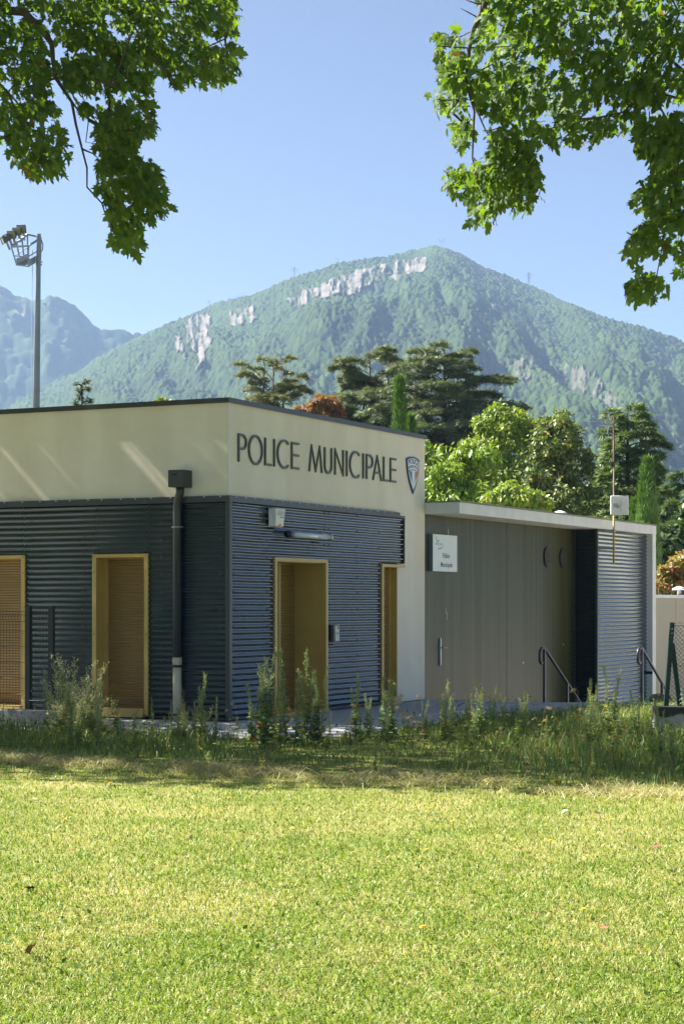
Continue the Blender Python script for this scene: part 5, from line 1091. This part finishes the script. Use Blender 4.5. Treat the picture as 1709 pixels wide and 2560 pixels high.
# ground-cover leaves in the rough strip
n = 14000; X = rng.uniform(-7, 7, n); Y = rng.uniform(15, 30, n); npth = np.interp(X, [p[0] for p in near], [p[1] for p in near]); k = (Y > shade_edge(X) + .8) & (Y < npth) & (np.abs(X / Y) < .23) & (fbm(X * 1.1, Y * 1.1, 3, 27) > .42); X, Y = X[k], Y[k]; n = len(X)
u = rng.random((n, 1)); col = np.array([.045, .09, .022]) * (1 - u) + np.array([.14, .20, .05]) * u; q = rng.random((n, 1)); col = np.where(q < .05, np.array([.40, .33, .06]), np.where(q < .075, np.array([.38, .10, .08]), col))
V, T_, C_ = leaf_cloud(np.stack([X, Y, rng.uniform(.03, .30, n) * np.clip((Y - shade_edge(X)) / 2.5, .2, 1)], -1), np.stack([rng.normal(0, 1, n), rng.normal(0, 1, n), rng.uniform(-.3, .6, n)], -1), np.stack([rng.normal(0, .4, n), rng.normal(0, .4, n), np.ones(n)], -1), rng.uniform(.035, .075, n), LF, LFF, col)
o = npmesh('ground_cover', V, T_, WEEDM, col=C_); tag(o, 'leafy ground cover mixed into the rough shaded strip', 'ground cover', kind='stuff')

# dandelions and fallen leaves on the lawn
YF = M('dandelion_yellow', (.75, .52, .02), .6)
g = MB().tube([(0, 0, 0), (.006, 0, .05)], .002, 5); dst = g.build('stem', STEMM)
g = MB()
for k in range(16):
    a = k * 2 * math.pi / 16; r_ = .02 if k % 2 else .014; zz = .052 if k % 2 else .06
    g.add([(.006, 0, .05), (.006 + math.cos(a - .16) * r_, math.sin(a - .16) * r_, zz), (.006 + math.cos(a + .16) * r_, math.sin(a + .16) * r_, zz)], [(0, 1, 2)])
g.disc((.006, 0, .05), (0, 0, 1), .010, .008, 8)
dfl = g.build('flower_head', YF); dd = [dst.data, dfl.data]; bpy.data.objects.remove(dst); bpy.data.objects.remove(dfl)
for px, py in [(277, 1974), (546, 1997), (547, 2018), (571, 2013), (676, 1986), (1075, 2040), (1132, 2073), (1065, 2148), (1059, 2348), (1375, 2124), (1460, 2302), (1106, 2014), (160, 2070), (1525, 2070)]:
    r_ = empty('dandelion', gnd(px, py), rng.uniform(0, 6)); r_.scale = (1.1,) * 3; tag(r_, 'single yellow dandelion flower in the mown lawn', 'flower', 'dandelions in the lawn')
    for nm, me in zip(('stem', 'flower_head'), dd): o = bpy.data.objects.new(nm, me); COL.objects.link(o); o.parent = r_
FLV = {'pale': (.50, .50, .42), 'brown': (.26, .13, .06), 'tan': (.42, .28, .13), 'dark': (.05, .06, .03)}
for i, (px, py, kc, lab) in enumerate([(1419, 2037, 'pale', 'pale curled fallen leaf lying flat near the shaded strip'), (1493, 2046, 'pale', 'pale fallen leaf standing on edge near the shaded strip'), (1643, 2125, 'brown', 'small reddish-brown fallen leaf nearest the shaded strip'), (1501, 2332, 'brown', 'reddish-brown fallen leaf out in the sunlit lawn'), (1674, 2188, 'dark', 'dark shrivelled fallen leaf on the lawn'), (94, 2006, 'tan', 'tan fallen leaf on the lawn below the mesh fence'), (69, 2401, 'brown', 'upright brown fallen leaf alone in the lawn'), (79, 2233, 'dark', 'thin dark fallen leaf lying in the lawn'), (472, 2100, 'tan', 'long tan fallen leaf among green grass')]):
    V = ML.copy(); V[:, 2] = V[:, 2] * 1.6 + .25 * np.abs(V[:, 0]) + .12 * np.sin(V[:, 1] * 4 + i); o = npmesh('fallen_leaf', V * .055, MF, M('dry_leaf_%d' % i, FLV[kc], .8, var=.2, vscale=9)); x, y, _ = gnd(px, py); o.location = (x, y, .035); o.rotation_euler = (rng.uniform(-.3, .3) + (.9 if 'standing' in lab or 'upright' in lab else 0), rng.uniform(-.4, .4), rng.uniform(0, 6)); tag(o, lab, 'leaf', 'fallen leaves on the lawn')

# ================================================================== HAZE
HAZE = True
if HAZE:
    hm = bpy.data.materials.new('haze_air'); hm.use_nodes = True; t = hm.node_tree; t.nodes.clear()
    pv = t.nodes.new('ShaderNodeVolumePrincipled'); pv.inputs['Color'].default_value = (.40, .58, .90, 1); pv.inputs['Density'].default_value = 1.0e-4; pv.inputs['Anisotropy'].default_value = .25
    ou = t.nodes.new('ShaderNodeOutputMaterial'); t.links.new(pv.outputs[0], ou.inputs['Volume'])
    o = MB().box(-9500, 9500, -3500, 12500, -3, 725).build('haze', hm); tag(o, 'thin blue summer haze filling the air before the mountains', 'haze', kind='stuff')
